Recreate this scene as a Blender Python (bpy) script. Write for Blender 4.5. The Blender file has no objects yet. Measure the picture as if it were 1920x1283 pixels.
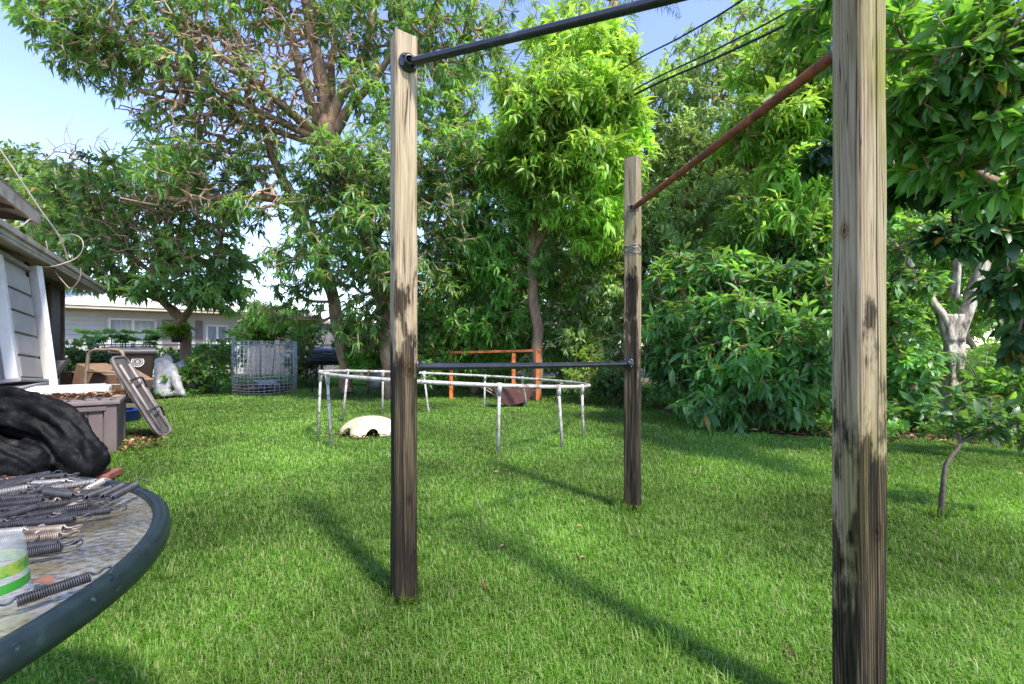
import bpy, bmesh, math, random
import numpy as np
from mathutils import Vector, Matrix, noise as mnoise
random.seed(7)
rng = np.random.default_rng(7)
SC = bpy.context.scene
COL = SC.collection
PI = math.pi
# ------------------------------------------------------------------ camera, sky, sun, exposure
F, CX, HY, H = 853.0, 960.0, 650.0, 1.1
cam_d = bpy.data.cameras.new('camera')
cam = bpy.data.objects.new('camera', cam_d); COL.objects.link(cam)
cam.location = (0, 0, H); cam.rotation_euler = (PI/2, 0, 0)
cam_d.sensor_width = 36; cam_d.lens = 36*F/1920
cam_d.shift_y = (HY-641.5)/1920
cam_d.clip_start = 0.02; cam_d.clip_end = 2000
SC.camera = cam
SUN = Vector((0.38, -0.46, 0.86)).normalized()
EL = math.asin(SUN.z); AZ = math.atan2(SUN.x, SUN.y)
w = bpy.data.worlds.new('World'); SC.world = w; w.use_nodes = True
wn = w.node_tree.nodes; wn.clear()
sky = wn.new('ShaderNodeTexSky'); sky.sky_type = 'NISHITA'; sky.sun_disc = False
sky.sun_elevation = EL; sky.sun_rotation = AZ; sky.air_density = 1.0; sky.dust_density = 0.3; sky.ozone_density = 1.5
bg = wn.new('ShaderNodeBackground'); bg.inputs[1].default_value = 0.15
wo = wn.new('ShaderNodeOutputWorld')
hsv = wn.new('ShaderNodeHueSaturation'); hsv.inputs['Saturation'].default_value = 1.06; hsv.inputs['Hue'].default_value = .522
w.node_tree.links.new(sky.outputs[0], hsv.inputs['Color']); w.node_tree.links.new(hsv.outputs[0], bg.inputs[0]); w.node_tree.links.new(bg.outputs[0], wo.inputs[0])
sd = bpy.data.lights.new('sun', 'SUN'); sd.energy = 2.35; sd.angle = math.radians(5.0); sd.color = (1.0, 0.94, 0.83)
so = bpy.data.objects.new('sun', sd); COL.objects.link(so)
so.rotation_euler = SUN.to_track_quat('Z', 'Y').to_euler(); so.location = (5, -8, 15)
SC.view_settings.view_transform = 'Standard'; SC.view_settings.look = 'None'
SC.view_settings.gamma = 1.0; SC.view_settings.exposure = 1.76
SC.cycles.max_bounces = 8; SC.cycles.transparent_max_bounces = 8
SC.cycles.diffuse_bounces = 5; SC.cycles.transmission_bounces = 6

# ------------------------------------------------------------------ helpers
def P(px, py, Y): return Vector(((px-CX)/F*Y, Y, H-(py-HY)/F*Y))
def G(px, py):
    Y = H*F/(py-HY); return Vector(((px-CX)/F*Y, Y, 0.0))
def tag(o, label=None, cat=None, group=None, kind=None):
    if label: o['label'] = label
    if cat: o['category'] = cat
    if group: o['group'] = group
    if kind: o['kind'] = kind
    return o
def empty(name, loc, label, cat, group=None, rz=0):
    o = bpy.data.objects.new(name, None); COL.objects.link(o)
    o.location = loc; o.rotation_euler = (0, 0, rz); o.empty_display_size = .1
    return tag(o, label, cat, group)
def link(name, me, mat, parent=None, world=True):
    o = bpy.data.objects.new(name, me); COL.objects.link(o)
    if mat is not None and len(me.materials) == 0:
        for m in (mat if isinstance(mat, (list, tuple)) else [mat]): me.materials.append(m)
    if parent is not None:
        o.parent = parent
        if world: o.matrix_parent_inverse = chain(parent).inverted()
    return o
def chain(o):
    m = o.matrix_basis.copy() if o.parent is None else chain(o.parent) @ o.matrix_parent_inverse @ o.matrix_basis
    return m
def np_mesh(name, V, T, smooth=False, M=None, UV=None):
    V = np.asarray(V, dtype=np.float32); T = np.asarray(T, dtype=np.int32); k = T.shape[1]
    me = bpy.data.meshes.new(name)
    me.vertices.add(len(V)); me.vertices.foreach_set('co', V.ravel())
    me.loops.add(T.size); me.loops.foreach_set('vertex_index', T.ravel())
    me.polygons.add(len(T)); me.polygons.foreach_set('loop_start', np.arange(0, T.size, k, dtype=np.int32))
    if smooth: me.polygons.foreach_set('use_smooth', np.ones(len(T), dtype=bool))
    if M is not None: me.polygons.foreach_set('material_index', np.asarray(M, dtype=np.int32))
    me.update(); me.validate()
    return me
class MB:
    """collects shapes into one mesh"""
    def __init__(s): s.v = []; s.f = []; s.m = []; s.sm = []
    def add(s, vs, fs, mi=0, smooth=False):
        b = len(s.v); s.v += [tuple(v) for v in vs]
        for f in fs: s.f.append(tuple(i+b for i in f)); s.m.append(mi); s.sm.append(smooth)
        return s
    def box(s, c, size, R=None, mi=0, bev=0.0):
        sx, sy, sz = [q/2 for q in size]
        bm = bmesh.new(); bmesh.ops.create_cube(bm, size=1)
        for v in bm.verts: v.co = Vector((v.co.x*2*sx, v.co.y*2*sy, v.co.z*2*sz))
        if bev > 0: bmesh.ops.bevel(bm, geom=bm.edges[:], offset=bev, segments=2, affect='EDGES', profile=.7)
        bm.verts.index_update(); c = Vector(c)
        vs = [((R @ v.co) if R is not None else v.co)+c for v in bm.verts]
        s.add(vs, [[v.index for v in f.verts] for f in bm.faces], mi); bm.free(); return s
    def tube(s, pts, rad, n=10, mi=0, cap=True, closed=False, smooth=True, wob=0):
        pts = [Vector(p) for p in pts]; N = len(pts)
        rs = rad if isinstance(rad, (list, tuple)) else [rad]*N
        vs = []; ref = None
        for i, p in enumerate(pts):
            a = pts[(i-1) % N] if (i > 0 or closed) else p
            b = pts[(i+1) % N] if (i < N-1 or closed) else p
            t = (b-a).normalized()
            if ref is None:
                ref = Vector((0, 0, 1)) if abs(t.z) < .9 else Vector((1, 0, 0))
            u = (ref - t*ref.dot(t)).normalized(); ref = u; v = t.cross(u)
            for k in range(n):
                th = 2*PI*k/n; rr = rs[i]
                if wob: rr *= 1+wob*mnoise.noise(Vector((math.cos(th)*1.5, math.sin(th)*1.5, i*.35))+p*.7)+wob*.6*math.sin(3*th+i*.2)
                vs.append(p+(u*math.cos(th)+v*math.sin(th))*rr)
        fs = []
        for i in range(N if closed else N-1):
            j = (i+1) % N
            for k in range(n):
                fs.append((i*n+k, i*n+(k+1) % n, j*n+(k+1) % n, j*n+k))
        s.add(vs, fs, mi, smooth)
        if cap and not closed:
            b = len(s.v)-len(vs)
            s.f.append(tuple(b+k for k in reversed(range(n)))); s.m.append(mi); s.sm.append(False)
            s.f.append(tuple(b+(N-1)*n+k for k in range(n))); s.m.append(mi); s.sm.append(False)
        return s
    def lathe(s, prof, c=(0, 0, 0), n=24, mi=0, R=None, sx=1, sy=1, smooth=True):
        c = Vector(c); vs = []
        for r, z in prof:
            for k in range(n):
                q = Vector((r*math.cos(2*PI*k/n)*sx, r*math.sin(2*PI*k/n)*sy, z))
                vs.append((R @ q if R is not None else q)+c)
        fs = [(i*n+k, i*n+(k+1) % n, (i+1)*n+(k+1) % n, (i+1)*n+k) for i in range(len(prof)-1) for k in range(n)]
        return s.add(vs, fs, mi, smooth)
    def quad(s, a, b, c, d, mi=0): return s.add([a, b, c, d], [(0, 1, 2, 3)], mi)
    def build(s, name, mat, parent=None):
        me = bpy.data.meshes.new(name); me.from_pydata([tuple(v) for v in s.v], [], s.f)
        me.polygons.foreach_set('material_index', s.m); me.polygons.foreach_set('use_smooth', s.sm); me.update()
        return link(name, me, mat, parent)
def catmull(pts, k=6):
    pts = [Vector(p) for p in pts]
    out = []
    for i in range(len(pts)-1):
        p0 = pts[max(i-1, 0)]; p1 = pts[i]; p2 = pts[i+1]; p3 = pts[min(i+2, len(pts)-1)]
        for j in range(k):
            t = j/k
            out.append(.5*((2*p1)+(p2-p0)*t+(2*p0-5*p1+4*p2-p3)*t*t+(3*p1-p0-3*p2+p3)*t**3))
    out.append(pts[-1]); return out
def rz(a): return Matrix.Rotation(a, 3, 'Z')
def frame(x, y):
    """rotation matrix whose columns are x, y and their normal"""
    x = Vector(x).normalized(); z = x.cross(Vector(y)).normalized(); y = z.cross(x)
    return Matrix((x, y, z)).transposed()

# ------------------------------------------------------------------ materials
def NM(name):
    m = bpy.data.materials.new(name); m.use_nodes = True
    nt = m.node_tree; nt.nodes.clear(); return m, nt, nt.nodes.new, nt.links.new
def ramp(new, stops, interp='LINEAR'):
    r = new('ShaderNodeValToRGB'); cr = r.color_ramp; cr.interpolation = interp
    while len(cr.elements) < len(stops): cr.elements.new(.5)
    for e, (p, c) in zip(cr.elements, stops):
        e.position = p; e.color = (*c, 1) if len(c) == 3 else c
    return r
def coords(new, L, stretch, kind='Object'):
    tc = new('ShaderNodeTexCoord'); mp = new('ShaderNodeMapping'); mp.inputs['Scale'].default_value = stretch
    L(tc.outputs[kind], mp.inputs[0]); return mp.outputs[0]
def mat(name, stops, scale=6, stretch=(1, 1, 1), rough=.6, metal=0.0, bump=0.0, detail=6, spec=.5, dist=.004, fine=None, coat=0):
    m, nt, new, L = NM(name)
    if not isinstance(stops, list): stops = [(.3, tuple(c*.85 for c in stops)), (.7, tuple(min(1, c*1.12) for c in stops))]
    co = coords(new, L, stretch)
    n = new('ShaderNodeTexNoise'); n.inputs['Scale'].default_value = scale; n.inputs['Detail'].default_value = detail; n.inputs['Roughness'].default_value = .62
    L(co, n.inputs[0]); r = ramp(new, stops); L(n.outputs[0], r.inputs[0])
    b = new('ShaderNodeBsdfPrincipled'); o = new('ShaderNodeOutputMaterial'); L(b.outputs[0], o.inputs[0])
    L(r.outputs[0], b.inputs['Base Color']); b.inputs['Metallic'].default_value = metal
    b.inputs['Specular IOR Level'].default_value = spec; b.inputs['Coat Weight'].default_value = coat
    rr = new('ShaderNodeMapRange'); L(n.outputs[0], rr.inputs[0])
    rr.inputs['To Min'].default_value = max(.05, rough-.12); rr.inputs['To Max'].default_value = min(1, rough+.12); L(rr.outputs[0], b.inputs['Roughness'])
    if bump:
        n2 = new('ShaderNodeTexNoise'); n2.inputs['Scale'].default_value = fine or scale*4; n2.inputs['Detail'].default_value = 4; L(co, n2.inputs[0])
        bp = new('ShaderNodeBump'); bp.inputs['Strength'].default_value = bump; bp.inputs['Distance'].default_value = dist
        L(n2.outputs[0], bp.inputs['Height']); L(bp.outputs[0], b.inputs['Normal'])
    return m
def leaf_mat(name, cols, trans=(.16, .30, .03), tw=.35, rough=.42, clump=.8, odd=None, spec=.5, bright=1.0):
    """cols: leaf colours, picked leaf by leaf; clumps of younger growth by noise"""
    m, nt, new, L = NM(name)
    g = new('ShaderNodeNewGeometry')
    st = [(i/max(1, len(cols)-1)*(.97 if odd else 1), c) for i, c in enumerate(cols)]
    if odd: st += [(.985, odd)]
    r = ramp(new, st); L(g.outputs['Random Per Island'], r.inputs[0])
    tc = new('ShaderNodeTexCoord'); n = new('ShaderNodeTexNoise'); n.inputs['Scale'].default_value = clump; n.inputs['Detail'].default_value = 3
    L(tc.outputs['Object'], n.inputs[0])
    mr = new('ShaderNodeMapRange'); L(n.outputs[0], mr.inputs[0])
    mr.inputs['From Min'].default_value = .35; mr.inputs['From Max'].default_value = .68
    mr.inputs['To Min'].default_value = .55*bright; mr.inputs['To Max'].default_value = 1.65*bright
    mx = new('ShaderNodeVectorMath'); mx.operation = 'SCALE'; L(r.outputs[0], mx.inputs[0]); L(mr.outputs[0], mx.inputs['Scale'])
    b = new('ShaderNodeBsdfPrincipled'); L(mx.outputs[0], b.inputs['Base Color'])
    b.inputs['Roughness'].default_value = rough; b.inputs['Specular IOR Level'].default_value = spec
    t = new('ShaderNodeBsdfTranslucent'); mt = new('ShaderNodeMix'); mt.data_type = 'RGBA'; mt.blend_type = 'MULTIPLY'; mt.inputs[0].default_value = 0
    ts = new('ShaderNodeVectorMath'); ts.operation = 'SCALE'; ts.inputs[0].default_value = trans; L(mr.outputs[0], ts.inputs['Scale']); L(ts.outputs[0], t.inputs[0])
    ms = new('ShaderNodeMixShader'); ms.inputs[0].default_value = tw
    L(b.outputs[0], ms.inputs[1]); L(t.outputs[0], ms.inputs[2])
    o = new('ShaderNodeOutputMaterial'); L(ms.outputs[0], o.inputs[0])
    return m
def post_mat(name, seed, low=1.0, moss=.5, pale=1.0, face=0.0, knots=()):
    m, nt, new, L = NM(name)
    tc = new('ShaderNodeTexCoord')
    def nz(st, sc, det=5, off=0, dis=0):
        mp = new('ShaderNodeMapping'); mp.inputs['Scale'].default_value = st; mp.inputs['Location'].default_value = (seed+off, seed*1.3, seed*.7)
        L(tc.outputs['Object'], mp.inputs[0]); n = new('ShaderNodeTexNoise'); n.inputs['Scale'].default_value = sc; n.inputs['Detail'].default_value = det
        n.inputs['Roughness'].default_value = .6; n.inputs['Distortion'].default_value = dis; L(mp.outputs[0], n.inputs[0]); return n
    grain = nz((1, 1, .02), 170, 6, dis=.25); wide = nz((1, 1, .07), 22, 4, 3, .9); blot = nz((1, 1, .42), 11, 7, 9)
    ring = new('ShaderNodeTexWave'); ring.wave_type = 'RINGS'; ring.rings_direction = 'Z'; ring.inputs['Scale'].default_value = 46
    ring.inputs['Distortion'].default_value = 3.2; ring.inputs['Detail'].default_value = 3; ring.inputs['Detail Scale'].default_value = .05
    mp = new('ShaderNodeMapping'); mp.inputs['Rotation'].default_value = (.022*math.sin(seed), .018, 0); mp.inputs['Location'].default_value = (.02*math.sin(seed*2), .045, 0); L(tc.outputs['Object'], mp.inputs[0]); L(mp.outputs[0], ring.inputs[0])
    a = new('ShaderNodeMath'); a.operation = 'MULTIPLY_ADD'; L(grain.outputs[0], a.inputs[0]); a.inputs[1].default_value = .30
    a2 = new('ShaderNodeMath'); a2.operation = 'MULTIPLY_ADD'; L(wide.outputs[0], a2.inputs[0]); a2.inputs[1].default_value = .6
    a3 = new('ShaderNodeMath'); a3.operation = 'MULTIPLY'; L(ring.outputs[0], a3.inputs[0]); a3.inputs[1].default_value = .10
    L(a3.outputs[0], a2.inputs[2]); L(a2.outputs[0], a.inputs[2])
    light = ramp(new, [(.36, tuple(c*pale for c in (.14, .09, .05))), (.42, tuple(c*pale for c in (.27, .195, .115))), (.53, tuple(c*pale for c in (.39, .305, .19))), (.66, tuple(c*pale for c in (.47, .39, .265)))])
    dark = ramp(new, [(.34, (.004, .003, .002)), (.46, (.014, .010, .006)), (.54, (.045, .032, .017)), (.64, (.15, .11, .06))])
    L(a.outputs[0], light.inputs[0]); L(a.outputs[0], dark.inputs[0])
    sx = new('ShaderNodeSeparateXYZ'); L(tc.outputs['Object'], sx.inputs[0])
    # rot rising from the soil, ragged upper edge
    z1 = new('ShaderNodeMath'); z1.operation = 'MULTIPLY_ADD'; L(blot.outputs[0], z1.inputs[0]); z1.inputs[1].default_value = 2.6
    z2 = new('ShaderNodeMath'); z2.operation = 'MULTIPLY_ADD'; L(wide.outputs[0], z2.inputs[0]); z2.inputs[1].default_value = 1.5; z2.inputs[2].default_value = -2.05
    L(z2.outputs[0], z1.inputs[2])
    sn = new('ShaderNodeVectorMath'); sn.operation = 'DOT_PRODUCT'; L(tc.outputs['Normal'], sn.inputs[0]); sn.inputs[1].default_value = (0, -face, 0)  # separate term: dark tone reaches higher on the post's own front face
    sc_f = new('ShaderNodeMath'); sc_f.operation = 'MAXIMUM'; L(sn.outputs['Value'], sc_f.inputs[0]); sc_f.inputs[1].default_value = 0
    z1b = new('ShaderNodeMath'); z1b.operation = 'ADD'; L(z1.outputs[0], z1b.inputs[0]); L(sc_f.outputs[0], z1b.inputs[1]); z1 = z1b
    z3 = new('ShaderNodeMath'); z3.operation = 'SUBTRACT'; L(sx.outputs[2], z3.inputs[0]); L(z1.outputs[0], z3.inputs[1])
    mr = new('ShaderNodeMapRange'); mr.interpolation_type = 'SMOOTHSTEP'; L(z3.outputs[0], mr.inputs[0]); mr.inputs['From Min'].default_value = low+.16; mr.inputs['From Max'].default_value = low-.16
    mx = new('ShaderNodeMix'); mx.data_type = 'RGBA'; L(mr.outputs[0], mx.inputs[0]); L(light.outputs[0], mx.inputs[6]); L(dark.outputs[0], mx.inputs[7])
    ms = nz((1, 1, .25), 5, 5, 21); mm = new('ShaderNodeMapRange'); L(ms.outputs[0], mm.inputs[0]); mm.inputs['From Min'].default_value = .5; mm.inputs['From Max'].default_value = .72; mm.inputs['To Max'].default_value = moss
    mg = new('ShaderNodeMix'); mg.data_type = 'RGBA'; mg.blend_type = 'MULTIPLY'; L(mm.outputs[0], mg.inputs[0]); L(mx.outputs[2], mg.inputs[6]); mg.inputs[7].default_value = (.62, .70, .28, 1)
    col = mg.outputs[2]
    ck = nz((1, 1, .018), 34, 3, 41, .6); cr_ = ramp(new, [(.488, (1, 1, 1)), (.497, (.10, .08, .06)), (.503, (.10, .08, .06)), (.512, (1, 1, 1))]); L(ck.outputs[0], cr_.inputs[0])
    cm = nz((1, 1, .3), 6, 3, 51); cmr = new('ShaderNodeMapRange'); L(cm.outputs[0], cmr.inputs[0]); cmr.inputs['From Min'].default_value = .45; cmr.inputs['From Max'].default_value = .55
    mc = new('ShaderNodeMix'); mc.data_type = 'RGBA'; mc.blend_type = 'MULTIPLY'; L(cmr.outputs[0], mc.inputs[0]); L(col, mc.inputs[6]); L(cr_.outputs[0], mc.inputs[7]); col = mc.outputs[2]
    for (kx, ky, kz, kr) in knots:
        sb = new('ShaderNodeVectorMath'); sb.operation = 'SUBTRACT'; L(tc.outputs['Object'], sb.inputs[0]); sb.inputs[1].default_value = (kx, ky, kz)
        sc2 = new('ShaderNodeVectorMath'); sc2.operation = 'MULTIPLY'; L(sb.outputs[0], sc2.inputs[0]); sc2.inputs[1].default_value = (1, 1, .55)
        ln = new('ShaderNodeVectorMath'); ln.operation = 'LENGTH'; L(sc2.outputs[0], ln.inputs[0])
        nzk = nz((1, 1, 1), 60, 3, 7); ad = new('ShaderNodeMath'); ad.operation = 'MULTIPLY_ADD'; L(nzk.outputs[0], ad.inputs[0]); ad.inputs[1].default_value = kr*.7; L(ln.outputs['Value'], ad.inputs[2])
        kr_ = ramp(new, [(.0, (.16, .11, .07)), (.30, (.30, .22, .14)), (.36, (.9, .8, .65)), (.44, (.45, .34, .23)), (.60, (.85, .78, .68)), (.9, (1, 1, 1))])
        dv = new('ShaderNodeMath'); dv.operation = 'DIVIDE'; L(ad.outputs[0], dv.inputs[0]); dv.inputs[1].default_value = kr*2.4; L(dv.outputs[0], kr_.inputs[0])
        mk = new('ShaderNodeMix'); mk.data_type = 'RGBA'; mk.blend_type = 'MULTIPLY'; mk.inputs[0].default_value = 1; L(col, mk.inputs[6]); L(kr_.outputs[0], mk.inputs[7]); col = mk.outputs[2]
    b = new('ShaderNodeBsdfPrincipled'); L(col, b.inputs['Base Color']); b.inputs['Roughness'].default_value = .85; b.inputs['Specular IOR Level'].default_value = .25
    bp = new('ShaderNodeBump'); bp.inputs['Strength'].default_value = .8; bp.inputs['Distance'].default_value = .004; L(a.outputs[0], bp.inputs['Height']); L(bp.outputs[0], b.inputs['Normal'])
    o = new('ShaderNodeOutputMaterial'); L(b.outputs[0], o.inputs[0]); return m

BARK = mat('bark_brown', [(.3, (.10, .065, .04)), (.5, (.24, .15, .09)), (.7, (.38, .25, .15))], 5, (1, 1, .4), .9, bump=.9, dist=.02, fine=16)
BARKR = mat('bark_reddish', [(.3, (.09, .055, .035)), (.45, (.22, .14, .085)), (.6, (.33, .22, .14)), (.72, (.42, .33, .24))], 9, (1, 1, .45), .9, bump=1, dist=.03, fine=26)
TWIG = mat('twig_bark', [(.3, (.17, .10, .06)), (.5, (.30, .19, .12)), (.7, (.40, .29, .2))], 3, rough=.9)
BARKP = mat('bark_pale', [(.3, (.07, .05, .03)), (.40, (.22, .18, .13)), (.52, (.44, .39, .31)), (.75, (.58, .54, .46))], 15, (1, 1, .35), .9, bump=1, dist=.02, fine=22)
BARKD = mat('bark_dark', [(.3, (.04, .03, .02)), (.6, (.11, .085, .06))], 8, rough=.9, bump=.8, dist=.01)
STEM = mat('green_stem', (.09, .14, .04), 8)
BLACK = mat('black_pipe_paint', [(.3, (.008, .008, .011)), (.62, (.02, .021, .028)), (.72, (.07, .07, .085))], 14, rough=.3, bump=.15, dist=.001, spec=.6)
RUST = mat('rusty_pipe', [(.3, (.07, .02, .012)), (.48, (.20, .055, .022)), (.62, (.30, .09, .03)), (.75, (.42, .2, .03))], 22, rough=.8, bump=.5, dist=.002)
GALV = mat('galvanised', [(.35, (.14, .145, .155)), (.65, (.30, .31, .33))], 16, rough=.4, metal=.8, bump=.2, dist=.001)
STEEL = mat('spring_steel', [(.3, (.10, .05, .03)), (.38, (.04, .037, .038)), (.6, (.08, .08, .088)), (.72, (.17, .165, .165))], 22, rough=.5, metal=.5)
STEELB = mat('tarnished_spring_steel', [(.35, (.16, .12, .09)), (.6, (.33, .26, .2)), (.72, (.42, .36, .3))], 30, rough=.5, metal=.6)
STEELW = mat('pale_spring_steel', [(.35, (.24, .22, .20)), (.65, (.42, .40, .36))], 30, rough=.4, metal=.5)
WPAINT = mat('chipped_white_paint', [(.27, (.25, .12, .06)), (.36, (.58, .54, .48)), (.5, (.74, .73, .7)), (.7, (.8, .8, .79))], 18, rough=.5, bump=.2, dist=.001)
TPAINT = mat('worn_white_tube', [(.32, (.14, .06, .03)), (.41, (.30, .26, .22)), (.53, (.42, .40, .37)), (.75, (.54, .54, .53))], 16, rough=.5, bump=.2, dist=.001)
ORANGE = mat('orange_rust_paint', [(.3, (.22, .045, .015)), (.5, (.62, .15, .03)), (.75, (.7, .24, .06))], 9, rough=.6)
GREYR = mat('grey_resin', [(.3, (.24, .20, .19)), (.7, (.34, .29, .28))], 5, rough=.65, bump=.1, dist=.001)
GREYRL = mat('pale_grey_resin', [(.3, (.27, .25, .25)), (.7, (.38, .355, .355))], 5, rough=.6)
WHITE = mat('white_trim', [(.25, (.5, .45, .38)), (.45, (.76, .73, .69)), (.8, (.8, .78, .76))], 6, rough=.5)
OFFW = mat('dirty_fascia_paint', [(.25, (.2, .145, .11)), (.5, (.46, .375, .32)), (.75, (.62, .53, .47))], 5, (1, 1, 1), .6)
SOFFIT = mat('stained_soffit', [(.25, (.2, .13, .09)), (.5, (.42, .32, .26)), (.75, (.58, .48, .42))], 2.5, rough=.8)
ROOF = mat('roof_shingle', [(.3, (.16, .12, .10)), (.7, (.32, .26, .22))], 12, rough=.9, bump=.6, dist=.01)
DARKW = mat('old_brown_board', [(.3, (.05, .03, .02)), (.7, (.16, .09, .05))], 6, (1, 1, 1), .8)
WALLG = mat('taupe_wall', [(.3, (.20, .18, .17)), (.7, (.29, .265, .25))], 3, rough=.8)
NWALL = mat('white_siding', [(.3, (.46, .44, .41)), (.7, (.58, .56, .53))], 2, rough=.7)
NROOF = mat('white_roof_deck', [(.3, (.66, .65, .63)), (.7, (.8, .8, .79))], 1.2, rough=.6)
BEIGE = mat('beige_eave', [(.3, (.5, .40, .27)), (.7, (.66, .55, .4))], 2, rough=.7)
GLASSD = mat('curtained_pane', [(.3, (.22, .25, .28)), (.7, (.42, .45, .47))], 3, (6, 6, .5), .12, spec=.8)
BINB = mat('brown_bin_plastic', [(.3, (.018, .011, .008)), (.7, (.038, .024, .018))], 4, rough=.38, spec=.5)
BINLID = mat('dusty_bin_lid', [(.3, (.04, .04, .048)), (.7, (.09, .09, .105))], 5, rough=.4)
CARD = mat('cardboard', [(.3, (.17, .095, .055)), (.7, (.27, .165, .10))], 4, rough=.85)
PRINT = mat('box_print', (.10, .05, .03), 8)
PLAST = mat('crumpled_white_plastic', [(.3, (.20, .20, .22)), (.7, (.42, .42, .44))], 6, rough=.35)
GREYT = mat('grey_tarp', [(.3, (.12, .14, .16)), (.7, (.3, .33, .35))], 5, rough=.4)
GRILLB = mat('grill_enamel', [(.3, (.010, .011, .015)), (.7, (.03, .033, .042))], 6, rough=.3, spec=.5)
CREAM = mat('cream_plastic', [(.25, (.25, .17, .08)), (.4, (.52, .43, .28)), (.7, (.62, .55, .41))], 5, rough=.55)
SOILD = mat('dark_hollow_soil', (.03, .02, .012), 12)
RIM = mat('dark_green_table_rim', [(.25, (.08, .10, .10)), (.34, (.007, .014, .016)), (.6, (.010, .020, .022)), (.70, (.018, .032, .033)), (.76, (.16, .18, .18))], 26, rough=.42, bump=.25, dist=.002)
DRYL = leaf_mat('dry_leaf', [(.10, .045, .02), (.19, .09, .045), (.28, .16, .085), (.36, .24, .14)], trans=(.3, .15, .06), tw=.15, rough=.6, clump=2)
TERRA = mat('terracotta', [(.3, (.16, .045, .035)), (.7, (.26, .09, .06))], 9, rough=.8)
BTUB = mat('blue_plastic', (.02, .04, .2), 5, rough=.4)
CABLE = mat('dirty_white_cable', [(.3, (.24, .19, .15)), (.7, (.46, .39, .32))], 6, rough=.5)
WIREB = mat('black_cable', (.012, .012, .014), 6, rough=.5)
TAN = mat('tan_tube', [(.3, (.14, .10, .07)), (.7, (.27, .21, .16))], 9, rough=.5)
# ------------------------------------------------------------------ ground, lawn
def gh(x, y):
    x = np.asarray(x, float); y = np.asarray(y, float)
    h = .018*np.sin(x*1.3+.6)*np.cos(y*1.1)+.012*np.sin(x*2.9+y*2.1)
    h += .13*np.exp(-(((x-.15)/.75)**2+((y-7.0)/.8)**2))
    near = np.clip((np.hypot(x, y)-1.0)/3, 0, 1)
    return h*near
LAWN = [(-14, -6), (14, -6), (14, 3.2), (6.3, 4.35), (4.9, 5.35), (4.1, 5.35), (2.9, 5.9), (2.6, 7.6), (2.3, 9.3), (1.5, 10.8), (-2.2, 12.2), (-6.2, 12.8), (-7.0, 10.9), (-7.2, 9.3), (-5.6, 6.6), (-4.9, 5.6), (-4.1, 4.7), (-5.1, 3.9), (-4.4, 2.4), (-14, -2)]
def inpoly(x, y, poly):
    r = np.zeros(len(x), bool); n = len(poly)
    for i in range(n):
        x0, y0 = poly[i]; x1, y1 = poly[(i+1) % n]
        c = ((y0 > y) != (y1 > y)); 
        with np.errstate(divide='ignore', invalid='ignore'):
            r ^= c & (x < (x1-x0)*(y-y0)/(y1-y0+1e-12)+x0)
    return r
def grid_mesh(name, xs, ys, zf, keep=None):
    X, Y = np.meshgrid(xs, ys); Z = zf(X, Y); V = np.stack([X, Y, Z], -1).reshape(-1, 3)
    nx, ny = len(xs), len(ys); i = np.arange(ny-1)[:, None]*nx+np.arange(nx-1)[None, :]
    Q = np.stack([i, i+1, i+nx+1, i+nx], -1).reshape(-1, 4)
    if keep is not None:
        c = V[Q].mean(1); Q = Q[keep(c[:, 0], c[:, 1])]
        u, inv = np.unique(Q, return_inverse=True); V = V[u]; Q = inv.reshape(-1, 4)
    return np_mesh(name, V, Q, True)
SOIL = mat('leaf_strewn_soil', [(.3, (.05, .035, .02)), (.45, (.10, .075, .04)), (.55, (.07, .09, .03)), (.68, (.2, .14, .08)), (.75, (.32, .23, .14))], 9, rough=.95, bump=1, dist=.03)
TURF = mat('turf_base', [(.25, (.025, .03, .01)), (.38, (.035, .075, .012)), (.6, (.055, .12, .02)), (.8, (.10, .13, .035))], 4, rough=.95, bump=1, dist=.02, fine=60)
xs = np.concatenate([np.linspace(-600, -40, 8), np.linspace(-30, 30, 121), np.linspace(40, 600, 8)])
ys = np.concatenate([np.linspace(-600, -20, 8), np.linspace(-12, 40, 105), np.linspace(50, 900, 10)])
tag(link('ground', grid_mesh('ground', xs, ys, lambda x, y: gh(x, y)-.02), SOIL), kind='structure')
tag(link('lawn', grid_mesh('lawn', np.linspace(-14, 14, 141), np.linspace(-6, 13, 96), lambda x, y: gh(x, y)-.004, lambda x, y: inpoly(x, y, LAWN)), TURF), kind='structure')
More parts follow.
